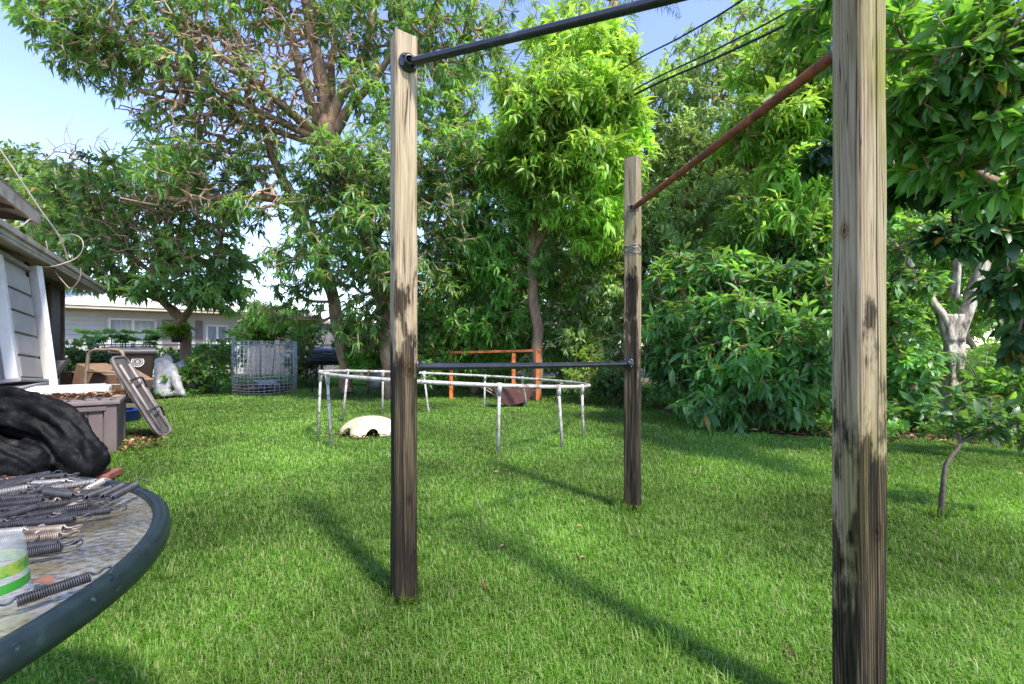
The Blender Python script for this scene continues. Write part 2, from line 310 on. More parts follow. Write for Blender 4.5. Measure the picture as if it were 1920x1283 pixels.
def blades(n_try, y0, y1, k, seed, Lm, wid):
    r = np.random.default_rng(seed)
    u = r.random(n_try); Y = y0*(y1/y0)**u
    X = (r.random(n_try)*2-1)*1.36*Y+(r.random(n_try)-.5)*.8
    ok = inpoly(X, Y, LAWN); X, Y = X[ok], Y[ok]; n = len(X)
    c = np.sin(X*3.1+1.7*np.sin(Y*2.3))*np.sin(Y*2.7+1.3*np.sin(X*1.9))
    c2 = np.sin(X*11+2*np.sin(Y*9))*np.sin(Y*12+2*np.sin(X*8))
    Lh = Lm*(.5+.8*r.random(n))*(1+.12*c+.18*c2)
    tall = r.random(n) < .03; Lh[tall] *= 1.5
    Wd = wid*(.7+.6*r.random(n))*(Y/2.0)**.72
    az = r.random(n)*2*PI; lean = .25+.95*r.random(n)**1.2
    d = np.stack([np.cos(az), np.sin(az), np.zeros(n)], 1); s = np.stack([-np.sin(az), np.cos(az), np.zeros(n)], 1)
    up = np.array([0, 0, 1.])
    b = np.stack([X, Y, gh(X, Y)-.006], 1)
    m = b+up*(Lh*.62)[:, None]+d*(Lh*.28*lean)[:, None]
    t = b+up*(Lh*(1.02-.42*lean))[:, None]+d*(Lh*.85*lean)[:, None]
    hw = (s*(Wd*.5)[:, None])
    V = np.stack([b-hw, b+hw, m-hw*.8, m+hw*.8, t], 1).reshape(-1, 3)
    i = (np.arange(n)*5)[:, None]
    T = np.concatenate([i+np.array([[0, 1, 3]]), i+np.array([[0, 3, 2]]), i+np.array([[2, 3, 4]])], 1).reshape(-1, 3)
    return V, T
GRASS = leaf_mat('grass_blade', [(.055, .15, .012), (.085, .205, .018), (.12, .25, .027), (.15, .275, .038), (.20, .285, .07), (.32, .31, .15)], trans=(.24, .46, .03), tw=.4, rough=.5, clump=.55, spec=.25)
def tufts(cs, seed):
    r = np.random.default_rng(seed); Vs = []; Ts = []; nb = 0
    for (x, y, n, rad, Lh, wd) in cs:
        a = r.random(n)*2*PI; q = rad*(.75+.6*r.random(n)); b = np.stack([x+np.cos(a)*q, y+np.sin(a)*q, gh(x+np.cos(a)*q, y+np.sin(a)*q)-.005], 1)
        az = a+r.normal(0, .9, n); d = np.stack([np.cos(az), np.sin(az), np.zeros(n)], 1); l = Lh*(.4+.8*r.random(n)); s_ = np.stack([-np.sin(az), np.cos(az), np.zeros(n)], 1)*(wd*.5)
        up = np.array([0, 0, 1.]); ln = (.15+.7*r.random(n))[:, None]; m = b+up*(l*.6)[:, None]+d*(l*.25)[:, None]*ln; t = b+up*(l*.95)[:, None]*(1-.35*ln)+d*(l*.8)[:, None]*ln
        V = np.stack([b-s_, b+s_, m-s_*.8, m+s_*.8, t], 1).reshape(-1, 3); i = (np.arange(n)*5)[:, None]
        T = np.concatenate([i+np.array([[0, 1, 3]]), i+np.array([[0, 3, 2]]), i+np.array([[2, 3, 4]])], 1).reshape(-1, 3); Vs.append(V); Ts.append(T+nb); nb += len(V)
    return np.concatenate(Vs), np.concatenate(Ts)
V1, T1 = blades(640000, 1.15, 14, 1, 3, .040, .0040)
tr_ = random.Random(4); tc_ = [((757-CX)/F*1.97, 1.97, 200, .068, .10, .004), ((1186-CX)/F*3.06, 3.06, 170, .066, .11, .005), ((1610-CX)/F*1.27, 1.27, 200, .066, .09, .004), (2.68, 2.84, 90, .03, .12, .005)]
for k in range(420):
    y = 1.3*8**tr_.random(); x = (tr_.random()*2-1)*1.2*y
    if inpoly(np.array([x]), np.array([y]), LAWN)[0]: tc_.append((x, y, 26, .012+.02*tr_.random(), .055+.05*tr_.random(), .0045))
V2, T2 = tufts(tc_, 8); T1 = np.concatenate([T1, T2+len(V1)]); V1 = np.concatenate([V1, V2])
tag(link('grass', np_mesh('grass', V1, T1), GRASS), 'short bright green grass blades covering the lawn', 'grass', kind='stuff')

# ------------------------------------------------------------------ foliage engine
def norm(a): return a/np.maximum(1e-9, np.linalg.norm(a, axis=-1, keepdims=True))
def leaves(base, dirn, length, width, rg, curl=.25, fold=.22, fine=False, upb=1.0):
    n = len(base); l = norm(dirn)
    upv = np.array([0, 0, 1.])*upb+rg.normal(0, .45, (n, 3))
    nn = norm(upv-(upv*l).sum(1, keepdims=True)*l); s = np.cross(l, nn)
    L = length[:, None]; W = (width[:, None])*.5
    if fine:
        st = [(.28, .80, -.03), (.62, .95, -.35)]
        tip = base+l*L*(.98-curl*.2)-nn*L*curl
        vs = [base]
        for t, wf, cz in st:
            mid = base+l*L*t+nn*L*curl*cz
            e = nn*W*fold
            vs += [mid-s*W*wf+e, mid, mid+s*W*wf+e]
        vs.append(tip)
        V = np.stack(vs, 1).reshape(-1, 3)
        F_ = [(0, 2, 1), (0, 3, 2), (1, 2, 5), (1, 5, 4), (2, 3, 6), (2, 6, 5), (4, 5, 7), (5, 6, 7)]; k = 8
    else:
        mid = base+l*L*.45+nn*L*.02; e = nn*W*fold*2
        V = np.stack([base, mid-s*W+e, mid, mid+s*W+e, base+l*L*(.97-curl*.2)-nn*L*curl], 1).reshape(-1, 3)
        F_ = [(0, 2, 1), (0, 3, 2), (1, 2, 4), (2, 3, 4)]; k = 5
    T = ((np.arange(n)*k)[:, None, None]+np.array(F_)[None]).reshape(-1, 3)
    return V, T
def rosettes(C, D, nl, ll, wr, rg, spread=1.1, droop=.35, fine=False, curl=.25, reach=.5):
    """clusters of leaves round twig ends C with twig direction D"""
    n = len(C); cnt = rg.poisson(nl, n).clip(2, None); idx = np.repeat(np.arange(n), cnt); m = len(idx)
    c = C[idx]; d = norm(D[idx])
    q = rg.normal(0, 1, (m, 3)); q = norm(q-(q*d).sum(1, keepdims=True)*d)
    ph = spread*(.45+.75*rg.random(m))
    dr = d*np.cos(ph)[:, None]+q*np.sin(ph)[:, None]; dr[:, 2] -= droop*(.4+rg.random(m)*1.1)
    base = c-d*(rg.random(m)*ll*reach)[:, None]
    sz = np.repeat(.6+.7*rg.random(n), cnt)
    L = ll*sz*(.5+.75*rg.random(m))
    return leaves(base, dr, L, L*wr*(.8+.4*rg.random(m)), rg, curl, fine=fine)
def prisms(A, B, ra, rb, k=4):
    d = norm(B-A); ref = np.where(np.abs(d[:, 2:3]) > .9, np.array([[1., 0, 0]]), np.array([[0, 0, 1.]]))
    u = norm(np.cross(d, ref)); v = np.cross(d, u); n = len(A); r = []
    for P_, R_ in ((A, ra), (B, rb)):
        for j in range(k):
            a = 2*PI*j/k; r.append(P_+(u*math.cos(a)+v*math.sin(a))*R_[:, None])
    V = np.stack(r, 1).reshape(-1, 3)
    Q = np.array([(j, (j+1) % k, k+(j+1) % k, k+j) for j in range(k)])
    return V, ((np.arange(n)*2*k)[:, None, None]+Q[None]).reshape(-1, 4)
def grow(limbs, targets, tipr, rg, step=.3, sag=.12, pathw=.3, jit=.09, maxr=.06):
    """join every target to the nearest good node of the skeleton; returns edges with radii and tip directions"""
    pos = []; par = []; pl = []
    for pts in limbs:
        b = len(pos); acc = 0
        for i, p in enumerate(pts):
            if i: acc += (p-pts[i-1]).length
            pos.append(tuple(p)); par.append(-1); pl.append(acc*.35)
    cap = len(pos)+len(targets)*12
    PP = np.zeros((cap, 3)); PP[:len(pos)] = pos; PL = np.zeros(cap); PL[:len(pos)] = pl; n = len(pos); nroot = n
    par = np.full(cap, -1); tips = []
    sk = np.array(pos)
    dmin = np.min(np.linalg.norm(targets[:, None]-sk[None], axis=2), axis=1); order = np.argsort(dmin)
    D = np.zeros((len(targets), 3))
    for t in order:
        q = targets[t]; d = np.linalg.norm(PP[:n]-q, axis=1)
        j = int(np.argmin(d+pathw*PL[:n]+np.where(d < .08, .5, 0))); a = PP[j]; L = d[j]; k = int(np.clip(L/step, 1, 11))
        prev = j; off = rg.normal(0, jit*L, 3)
        for s_ in range(1, k+1):
            f = s_/k; p = a+(q-a)*f+off*math.sin(PI*f)+np.array([0, 0, sag*L*math.sin(PI*f)])+(rg.normal(0, jit*.18*L, 3) if s_ < k else 0)
            PP[n] = p; par[n] = prev; PL[n] = PL[prev]+np.linalg.norm(p-PP[prev]); prev = n; n += 1
        tips.append(prev); D[t] = PP[prev]-PP[par[prev]]
    w_ = np.zeros(n); w_[tips] = 1
    for i in range(n-1, nroot-1, -1): w_[par[i]] += w_[i]
    r = np.minimum(maxr, tipr*np.maximum(w_, 1)**.48)
    e = np.arange(nroot, n); pa = par[e]; rp = np.where(pa < nroot, r[e], r[pa]); rp = np.minimum(rp, r[e]*1.6)
    return PP[pa], PP[e], rp, r[e], D
def lobes_targets(lobes, rg, dens=1.0, inner=.35):
    """lobes: (px, py, Y, rx_px, ry_px, depth_m, n)"""
    out = [np.zeros((0, 3))]
    for (px, py, Y, rx, ry, dz, n) in lobes:
        c = np.array(P(px, py, Y)); n = int(n*dens)
        q = norm(rg.normal(0, 1, (n, 3)))*((inner+(1-inner)*rg.random(n)**.55)[:, None])
        bumps = 1+.22*np.sin(q[:, 0:1]*7+px)*np.cos(q[:, 2:3]*8+py)
        q = q*bumps*np.array([rx/F*Y, dz, ry/F*Y]); out.append(c+q)
    T = np.concatenate(out); T = T[T[:, 2] > .12]; return T
def tree(name, label, cat, limbs, lobes, leaf, lm, nl=10, ll=.2, wr=.22, bark=BARK, seed=1, dens=1.0, group=None, droop=.35, fine=False,
         bare=None, tipr=.005, twigs=True, spread=1.1, curl=.25, inner=.35, pathw=.3, keep=None, twm=None, world=None, root3=None, reach=.5, sag=.12, maxr=.06, wob=.18, jit=.09):
    rg = np.random.default_rng(seed)
    L3 = []
    for pts in limbs: L3.append(([P(a, b, c) if c is not None else G(a, b) for a, b, c, r in pts], [r for *_, r in pts]))
    if root3: L3 = [(p, [.3, .28, .24, .16, .08][:len(p)]) for p in root3]
    base = L3[0][0][0].copy(); base.z = 0
    t = empty(name, base, label, cat, group)
    mb = MB(); sk = []
    for pts, rs in L3:
        if len(pts) < 2: continue
        sm = catmull(pts, 5); n = len(sm); m = len(pts)
        rr = [rs[min(m-1, int(i/5))]*(1-(i/5) % 1)+rs[min(m-1, int(i/5)+1)]*((i/5) % 1) for i in range(n)]
        sm = [p+Vector((mnoise.noise(p*1.7+Vector((seed, 0, 0))), mnoise.noise(p*1.7+Vector((0, seed, 0))), 0))*min(.09, rr[i]*.7) for i, p in enumerate(sm)]
        mb.tube(sm, rr, 12, wob=wob); sk.append(sm)
    mb.build('trunk', bark, t)
    tg = lobes_targets(lobes, rg, dens, inner)
    if world:
        for (x, y, z, rx, ry, rz_q, n) in world:
            q = norm(rg.normal(0, 1, (n, 3)))*(.2+.8*rg.random(n)**.5)[:, None]; tg = np.concatenate([tg, q*np.array([rx, ry, rz_q])+np.array([x, y, z])])
    bt = lobes_targets(bare, rg, 1, inner) if bare else None
    allt = tg if bt is None else np.concatenate([tg, bt])
    A, B, ra, rb, D = grow(sk, allt, tipr, rg, pathw=pathw, sag=sag, maxr=maxr, jit=jit)
    if twigs:
        V, Q = prisms(A, B, ra, rb); link('branches', np_mesh('branches', V, Q, True), twm or TWIG, t)
    V, T = rosettes(tg, D[:len(tg)], nl, ll, wr, rg, spread=spread, droop=droop, fine=fine, curl=curl, reach=reach)
    link(leaf, np_mesh(leaf, V, T), lm, t)
    return t
LM_MANGO = leaf_mat('mango_leaf', [(.035, .10, .02), (.06, .145, .03), (.09, .19, .045), (.16, .24, .09)], trans=(.24, .42, .05), tw=.44, odd=(.35, .2, .03), bright=1.25)
LM_DULL = leaf_mat('olive_leaf', [(.06, .12, .035), (.10, .175, .055), (.15, .22, .085), (.24, .29, .15)], trans=(.30, .44, .08), tw=.42, odd=(.3, .18, .05), clump=1.1, bright=1.5)
LM_BRIGHT = leaf_mat('young_leaf', [(.10, .22, .02), (.14, .28, .03), (.19, .34, .045), (.25, .38, .08)], trans=(.42, .62, .06), tw=.45, bright=1.25, clump=.9)
LM_LIME = leaf_mat('lime_leaf', [(.06, .16, .02), (.10, .23, .03), (.15, .30, .045), (.22, .36, .08)], trans=(.38, .58, .06), tw=.45, bright=1.2, clump=.8, odd=(.45, .3, .06))
LM_OLIVE = leaf_mat('mid_green_leaf', [(.05, .12, .03), (.075, .16, .04), (.11, .20, .06), (.17, .26, .10)], trans=(.26, .44, .06), tw=.44, rough=.4, odd=(.35, .22, .05), clump=.9, bright=1.2)
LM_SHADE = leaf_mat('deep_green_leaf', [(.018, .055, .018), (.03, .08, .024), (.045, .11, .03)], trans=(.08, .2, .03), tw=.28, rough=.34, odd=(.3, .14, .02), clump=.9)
LM_DARK = leaf_mat('dark_leaf', [(.035, .095, .025), (.055, .135, .035), (.08, .17, .05), (.13, .22, .08)], trans=(.2, .38, .05), tw=.42, rough=.36, odd=(.3, .14, .02), clump=.9, bright=1.15)
LM_YEL = leaf_mat('yellow_green_leaf', [(.09, .18, .03), (.14, .24, .04), (.20, .29, .06)], trans=(.32, .45, .05), tw=.35, clump=.6)
LM_GLOSS = leaf_mat('glossy_leaf', [(.035, .11, .022), (.055, .16, .034), (.09, .22, .055), (.16, .29, .12)], trans=(.24, .46, .05), tw=.4, bright=1.15, rough=.4, odd=(.3, .2, .05), clump=1.6)
LM_VINE = leaf_mat('vine_leaf', [(.045, .13, .02), (.07, .18, .03), (.13, .25, .06)], trans=(.26, .48, .05), tw=.42, clump=1.2, bright=1.3)
LM_NEAR = leaf_mat('broad_mango_leaf', [(.04, .13, .022), (.065, .18, .03), (.10, .23, .045), (.18, .30, .09)], trans=(.24, .5, .04), tw=.45, rough=.38, odd=(.5, .27, .02), clump=1.1)

# ---- the big spreading mango on the left
TWR = mat('reddish_twig', [(.3, (.24, .13, .08)), (.5, (.38, .24, .16)), (.7, (.52, .39, .29))], 2.5, rough=.9)
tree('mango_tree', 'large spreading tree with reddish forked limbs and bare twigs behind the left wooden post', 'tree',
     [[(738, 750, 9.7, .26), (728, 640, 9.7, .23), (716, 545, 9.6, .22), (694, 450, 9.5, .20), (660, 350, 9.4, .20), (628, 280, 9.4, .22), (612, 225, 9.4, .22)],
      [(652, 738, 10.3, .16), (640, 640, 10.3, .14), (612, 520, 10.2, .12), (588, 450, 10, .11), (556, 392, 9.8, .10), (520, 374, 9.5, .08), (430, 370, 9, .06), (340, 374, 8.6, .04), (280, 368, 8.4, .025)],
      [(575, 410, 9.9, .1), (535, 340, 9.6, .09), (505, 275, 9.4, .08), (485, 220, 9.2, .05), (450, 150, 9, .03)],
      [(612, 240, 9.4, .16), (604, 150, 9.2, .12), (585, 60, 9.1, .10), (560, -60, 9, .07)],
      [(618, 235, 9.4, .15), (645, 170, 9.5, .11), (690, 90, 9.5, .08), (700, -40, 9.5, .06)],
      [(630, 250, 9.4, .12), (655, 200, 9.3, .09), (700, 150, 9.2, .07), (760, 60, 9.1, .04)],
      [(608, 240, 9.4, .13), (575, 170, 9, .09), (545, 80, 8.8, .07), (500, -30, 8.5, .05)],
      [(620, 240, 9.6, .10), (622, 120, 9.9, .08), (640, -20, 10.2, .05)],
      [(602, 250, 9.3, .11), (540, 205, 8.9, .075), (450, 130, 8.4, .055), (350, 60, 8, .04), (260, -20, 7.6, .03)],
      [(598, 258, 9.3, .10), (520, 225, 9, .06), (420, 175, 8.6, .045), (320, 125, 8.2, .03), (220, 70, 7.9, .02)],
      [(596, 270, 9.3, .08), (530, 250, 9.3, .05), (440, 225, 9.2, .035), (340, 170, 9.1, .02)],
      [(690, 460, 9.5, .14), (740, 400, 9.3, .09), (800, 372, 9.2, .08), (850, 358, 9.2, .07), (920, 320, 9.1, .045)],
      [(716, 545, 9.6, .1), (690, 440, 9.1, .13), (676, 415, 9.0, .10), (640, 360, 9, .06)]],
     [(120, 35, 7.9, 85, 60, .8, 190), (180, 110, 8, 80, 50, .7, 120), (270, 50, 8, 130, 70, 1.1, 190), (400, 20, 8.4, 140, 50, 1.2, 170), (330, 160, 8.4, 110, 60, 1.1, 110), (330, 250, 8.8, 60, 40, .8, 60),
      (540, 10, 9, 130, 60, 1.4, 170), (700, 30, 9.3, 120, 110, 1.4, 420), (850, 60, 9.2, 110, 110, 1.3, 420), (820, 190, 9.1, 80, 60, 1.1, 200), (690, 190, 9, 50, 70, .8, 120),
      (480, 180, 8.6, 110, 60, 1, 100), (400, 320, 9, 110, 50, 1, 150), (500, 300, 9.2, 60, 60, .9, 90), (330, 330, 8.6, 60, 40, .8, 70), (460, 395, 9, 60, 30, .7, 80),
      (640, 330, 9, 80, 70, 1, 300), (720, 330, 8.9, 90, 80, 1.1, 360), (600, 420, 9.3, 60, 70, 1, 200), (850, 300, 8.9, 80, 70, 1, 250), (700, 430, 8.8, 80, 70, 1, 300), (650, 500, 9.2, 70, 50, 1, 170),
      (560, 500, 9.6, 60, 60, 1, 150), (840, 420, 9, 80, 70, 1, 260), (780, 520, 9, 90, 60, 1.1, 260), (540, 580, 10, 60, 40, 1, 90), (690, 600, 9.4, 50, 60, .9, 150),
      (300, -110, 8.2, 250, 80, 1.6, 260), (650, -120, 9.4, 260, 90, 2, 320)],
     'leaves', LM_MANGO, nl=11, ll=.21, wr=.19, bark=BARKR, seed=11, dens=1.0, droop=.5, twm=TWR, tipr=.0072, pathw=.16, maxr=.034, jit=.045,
     bare=[(440, 160, 8.8, 170, 90, 1.2, 900), (400, 240, 9, 150, 80, 1, 750), (320, 110, 8.4, 160, 80, 1, 550), (540, 90, 9, 130, 110, 1.2, 700), (400, 375, 8.8, 150, 35, .6, 160)])

# ---- small dark tree over the hanging basket
tree('spreading_tree', 'small dark-leaved tree with low crooked pale limbs behind the house corner on the left', 'tree',
     [[(350, 712, 11.2, .12), (349, 660, 11.2, .11), (343, 610, 11.2, .12), (330, 585, 11.1, .11), (308, 565, 11, .08), (285, 520, 10.7, .07), (303, 460, 10.4, .06), (320, 430, 10.2, .04), (300, 380, 10, .03)],
      [(340, 605, 11.1, .09), (370, 560, 10.9, .06), (400, 500, 10.7, .045), (420, 430, 10.5, .03)],
      [(318, 572, 11, .07), (260, 545, 10.8, .05), (200, 520, 10.5, .04), (150, 500, 10.2, .03)],
      [(290, 520, 10.7, .05), (230, 460, 10.6, .04), (180, 400, 10.5, .03), (150, 340, 10.4, .02)]],
     [(180, 360, 10.4, 90, 60, 1.3, 240), (280, 350, 10.4, 90, 60, 1.3, 260), (380, 390, 10.6, 70, 50, 1.2, 220), (160, 450, 10.4, 80, 60, 1.2, 240), (260, 460, 10.8, 90, 60, 1.4, 260), (380, 480, 10.8, 80, 60, 1.3, 300),
      (190, 520, 10.3, 60, 30, 1, 140), (290, 540, 10.3, 80, 22, 1, 150), (400, 550, 10.4, 55, 32, 1, 180), (430, 510, 10.6, 50, 50, 1, 130), (330, 300, 10.5, 50, 25, .9, 60)],
     'leaves', LM_OLIVE, nl=9, ll=.25, wr=.3, bark=BARK, seed=21, dens=.72, droop=.45, tipr=.005, twm=TWIG,
     bare=[(280, 430, 9.6, 150, 90, .6, 330), (180, 310, 10.2, 90, 50, .7, 200), (150, 280, 10.5, 70, 60, .5, 30)])
tree('yellow_green_tree', 'far yellow-green rounded tree rising over the house roof at the left edge', 'tree',
     [[(-40, 700, 19, .25), (0, 500, 19, .2), (40, 380, 19, .15)]],
     [(10, 320, 18, 80, 50, 2, 420), (90, 340, 17, 60, 40, 1.6, 260), (120, 400, 16, 70, 60, 1.6, 360), (30, 420, 18, 80, 80, 2, 380), (-80, 340, 18, 80, 70, 2, 250), (90, 480, 15, 60, 60, 1.4, 200)],
     'leaves', LM_YEL, nl=10, ll=.26, wr=.34, seed=22, droop=.2)

# ---- bright sunlit mango in the centre
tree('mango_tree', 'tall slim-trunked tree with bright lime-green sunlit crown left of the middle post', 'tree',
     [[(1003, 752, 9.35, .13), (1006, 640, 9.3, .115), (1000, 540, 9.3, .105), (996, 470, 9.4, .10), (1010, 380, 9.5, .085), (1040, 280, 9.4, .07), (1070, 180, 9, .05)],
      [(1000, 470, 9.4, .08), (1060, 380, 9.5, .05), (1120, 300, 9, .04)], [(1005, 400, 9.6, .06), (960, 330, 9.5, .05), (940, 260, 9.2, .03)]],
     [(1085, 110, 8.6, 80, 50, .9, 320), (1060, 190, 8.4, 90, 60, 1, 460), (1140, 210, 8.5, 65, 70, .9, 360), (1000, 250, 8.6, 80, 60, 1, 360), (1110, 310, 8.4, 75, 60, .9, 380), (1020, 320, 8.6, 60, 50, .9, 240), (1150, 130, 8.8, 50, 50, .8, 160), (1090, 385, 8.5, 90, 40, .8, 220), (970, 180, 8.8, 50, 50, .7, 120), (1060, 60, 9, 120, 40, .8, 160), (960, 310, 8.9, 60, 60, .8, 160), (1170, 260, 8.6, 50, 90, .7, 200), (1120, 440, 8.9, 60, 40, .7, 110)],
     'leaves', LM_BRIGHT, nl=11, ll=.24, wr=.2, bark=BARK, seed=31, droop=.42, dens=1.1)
# ---- the dense wall of trees behind the lawn
wall = [
 ('dense green tree with drooping leaves right of the left wooden post', [[(890, 740, 10.8, .14), (880, 600, 10.7, .12), (900, 480, 10.4, .09), (920, 400, 10, .06)]],
  [(880, 470, 9.6, 80, 60, 1, 300), (930, 400, 9.4, 90, 60, 1, 340), (950, 500, 9.6, 90, 70, 1, 380), (860, 580, 9.8, 80, 60, 1, 300), (950, 600, 10.0, 90, 60, 1, 300), (1000, 660, 10.3, 80, 40, .8, 220), (860, 670, 10.2, 70, 35, .8, 200), (900, 320, 9.4, 70, 60, .9, 220), (870, 240, 9.6, 50, 50, .8, 120)], LM_VINE, .22, .2, 41),
 ('dull fine-leaved tree behind the lawn between the bright crown and the middle post', [[(1100, 740, 11.5, .12), (1095, 600, 11.4, .1), (1110, 450, 11.2, .08)]],
  [(1080, 470, 10.2, 90, 80, 1.2, 420), (1130, 560, 10.0, 70, 70, 1.1, 380), (1060, 620, 10.2, 80, 60, 1.1, 360), (1150, 650, 9.8, 60, 50, .8, 240), (1210, 560, 9.6, 60, 70, .8, 280), (1200, 420, 9.6, 50, 80, .8, 260), (1010, 420, 10.6, 60, 50, 1, 160)], LM_DULL, .17, .26, 42),
 ('tall grey-green tree rising directly behind the middle post', [[(1290, 760, 10.4, .16), (1285, 600, 10.4, .14), (1290, 400, 10.3, .11), (1300, 240, 10.2, .08), (1310, 120, 10.1, .05)], [(1288, 420, 10.3, .07), (1230, 330, 10, .05), (1215, 240, 9.9, .03)], [(1292, 380, 10.3, .07), (1370, 290, 10, .05), (1430, 200, 9.8, .03)]],
  [(1250, 190, 9.7, 70, 60, 1, 300), (1320, 130, 9.8, 90, 60, 1.1, 340), (1250, 290, 9.6, 70, 60, 1, 330), (1340, 250, 9.7, 90, 70, 1.1, 400), (1290, 380, 9.5, 90, 70, 1, 400), (1400, 380, 9.6, 90, 80, 1.1, 400), (1260, 470, 9.4, 70, 60, 1, 300), (1340, 500, 9.4, 80, 50, 1, 280), (1400, 60, 10, 70, 60, 1, 180), (1460, 200, 9.8, 80, 90, 1.1, 300)], LM_DULL, .18, .26, 43),
 ('mid green tree overhanging the rusty bar from beyond the right post', [[(1540, 780, 8.6, .14), (1530, 640, 8.6, .13), (1520, 450, 8.5, .1), (1500, 280, 8.3, .08), (1480, 130, 8.2, .05)], [(1520, 440, 8.5, .07), (1440, 350, 8, .05), (1380, 300, 7.8, .03)], [(1525, 430, 8.5, .07), (1600, 330, 8, .05), (1680, 200, 7.8, .03)]],
  [(1480, 110, 7.4, 90, 70, 1, 330), (1540, 210, 7.2, 70, 70, .9, 300), (1440, 240, 7.4, 80, 60, .9, 300), (1500, 330, 7.2, 80, 60, .9, 300), (1430, 420, 7.4, 80, 60, .9, 280), (1520, 450, 7.2, 80, 60, .9, 280), (1600, 60, 7.4, 90, 80, 1, 280), (1700, 120, 7.4, 80, 90, 1, 220), (1390, 470, 7.6, 60, 40, .8, 150), (1690, 330, 7.4, 60, 60, .9, 140)], LM_LIME, .26, .2, 44),
 ('shaded tree far back behind the pale-barked trunk on the right', [[(1700, 770, 11.5, .15), (1710, 560, 11.5, .12), (1720, 400, 11.4, .08)]],
  [(1700, 430, 11, 100, 90, 1.3, 330), (1820, 400, 11, 100, 90, 1.3, 330), (1720, 600, 11.4, 100, 70, 1.3, 240), (1860, 540, 9.6, 90, 90, 1.0, 300), (1900, 680, 8.6, 70, 50, .7, 220), (1700, 620, 8.4, 60, 60, .7, 200), (1820, 690, 8.8, 60, 40, .6, 160), (1800, 480, 8.8, 60, 50, .6, 140), (1620, 560, 11, 80, 90, 1.2, 240), (1900, 280, 11, 90, 120, 1.3, 240), (1760, 250, 11.4, 110, 90, 1.2, 240)], LM_VINE, .22, .28, 45),
 ('rounded dark tree low behind the trampoline ring and orange rail', [[(940, 735, 12.4, .12), (935, 660, 12.4, .1), (930, 560, 12.2, .08)]],
  [(800, 620, 11.6, 80, 60, 1.2, 260), (900, 650, 11.8, 90, 50, 1.2, 240), (1080, 690, 10.8, 60, 40, .9, 160), (1140, 660, 10.6, 60, 60, 1, 220), (1000, 560, 11.6, 90, 70, 1.3, 220), (1085, 600, 9.9, 60, 60, .5, 260), (940, 620, 10.0, 70, 50, .5, 260), (870, 520, 9.8, 60, 60, .5, 220), (1140, 500, 9.6, 50, 60, .5, 200), (1060, 520, 9.9, 50, 50, .4, 160), (850, 640, 9.9, 50, 40, .5, 150)], LM_LIME, .16, .3, 46),
]
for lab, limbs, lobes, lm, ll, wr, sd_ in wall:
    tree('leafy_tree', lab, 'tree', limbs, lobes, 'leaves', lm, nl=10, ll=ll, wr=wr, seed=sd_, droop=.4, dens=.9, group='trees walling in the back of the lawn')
# ---- glossy mango shrub by the middle post
tree('mango_shrub', 'dense glossy dark green shrub touching the lawn between middle and right posts', 'shrub',
     [[(1400, 800, 6.6, .06), (1390, 740, 6.6, .05), (1370, 680, 6.5, .04)], [(1400, 795, 6.6, .05), (1450, 720, 6.5, .035), (1480, 650, 6.4, .025)], [(1400, 798, 6.6, .05), (1290, 700, 6.9, .05), (1240, 650, 7.0, .035)]],
     [(1290, 610, 6.6, 75, 50, .7, 210), (1370, 590, 6.4, 80, 45, .7, 220), (1290, 700, 6.5, 60, 60, .6, 160), (1380, 690, 6.1, 80, 60, .7, 230), (1480, 640, 6.1, 75, 60, .7, 220), (1470, 740, 5.9, 75, 45, .5, 190), (1530, 700, 5.9, 50, 70, .5, 150), (1340, 760, 6.1, 70, 30, .5, 130), (1240, 660, 7, 40, 50, .6, 80), (1560, 560, 6.3, 60, 80, .6, 150), (1460, 530, 6.8, 70, 40, .6, 140), (1360, 520, 7.2, 90, 45, .7, 200), (1270, 520, 7.6, 60, 50, .7, 150), (1500, 470, 7, 60, 50, .6, 140)],
     'leaves', LM_GLOSS, nl=9, ll=.21, wr=.27, seed=51, droop=.55, fine=True, bark=BARKD, dens=.95)
# ---- near foliage at upper right
tree('overhanging_tree', 'near tree whose broad-leaved branches hang into the upper right corner', 'tree',
     [[(2150, 1050, 4.0, .16), (2140, 650, 4.0, .14), (2100, 400, 3.9, .12), (2050, 200, 3.8, .1), (1980, 60, 3.6, .07), (1900, -120, 3.2, .05)], [(2095, 400, 3.9, .07), (1990, 360, 3.8, .05), (1890, 350, 3.7, .045), (1800, 300, 3.6, .02)], [(2050, 210, 3.8, .06), (1900, 150, 3.5, .03), (1780, 110, 3.3, .02)],
      [(1980, 60, 3.6, .06), (1960, -60, 3.5, .04), (1900, -160, 3.5, .02)]],
     [(1760, 60, 3.6, 110, 70, .5, 90), (1880, 60, 3.2, 90, 80, .5, 80), (1740, 190, 3.5, 90, 60, .5, 85), (1870, 190, 3.3, 90, 70, .5, 80), (1800, 290, 3.5, 90, 45, .5, 70), (1700, 270, 3.9, 70, 50, .5, 60), (1620, 60, 4.4, 60, 70, .5, 60), (1900, 330, 3.1, 60, 60, .4, 30), (1570, 20, 4.6, 80, 50, .5, 60), (1960, 200, 3, 60, 200, .5, 60)],
     'leaves', LM_NEAR, nl=8, ll=.2, wr=.27, seed=61, droop=.35, fine=True, bark=BARK, dens=.85, spread=1.0)
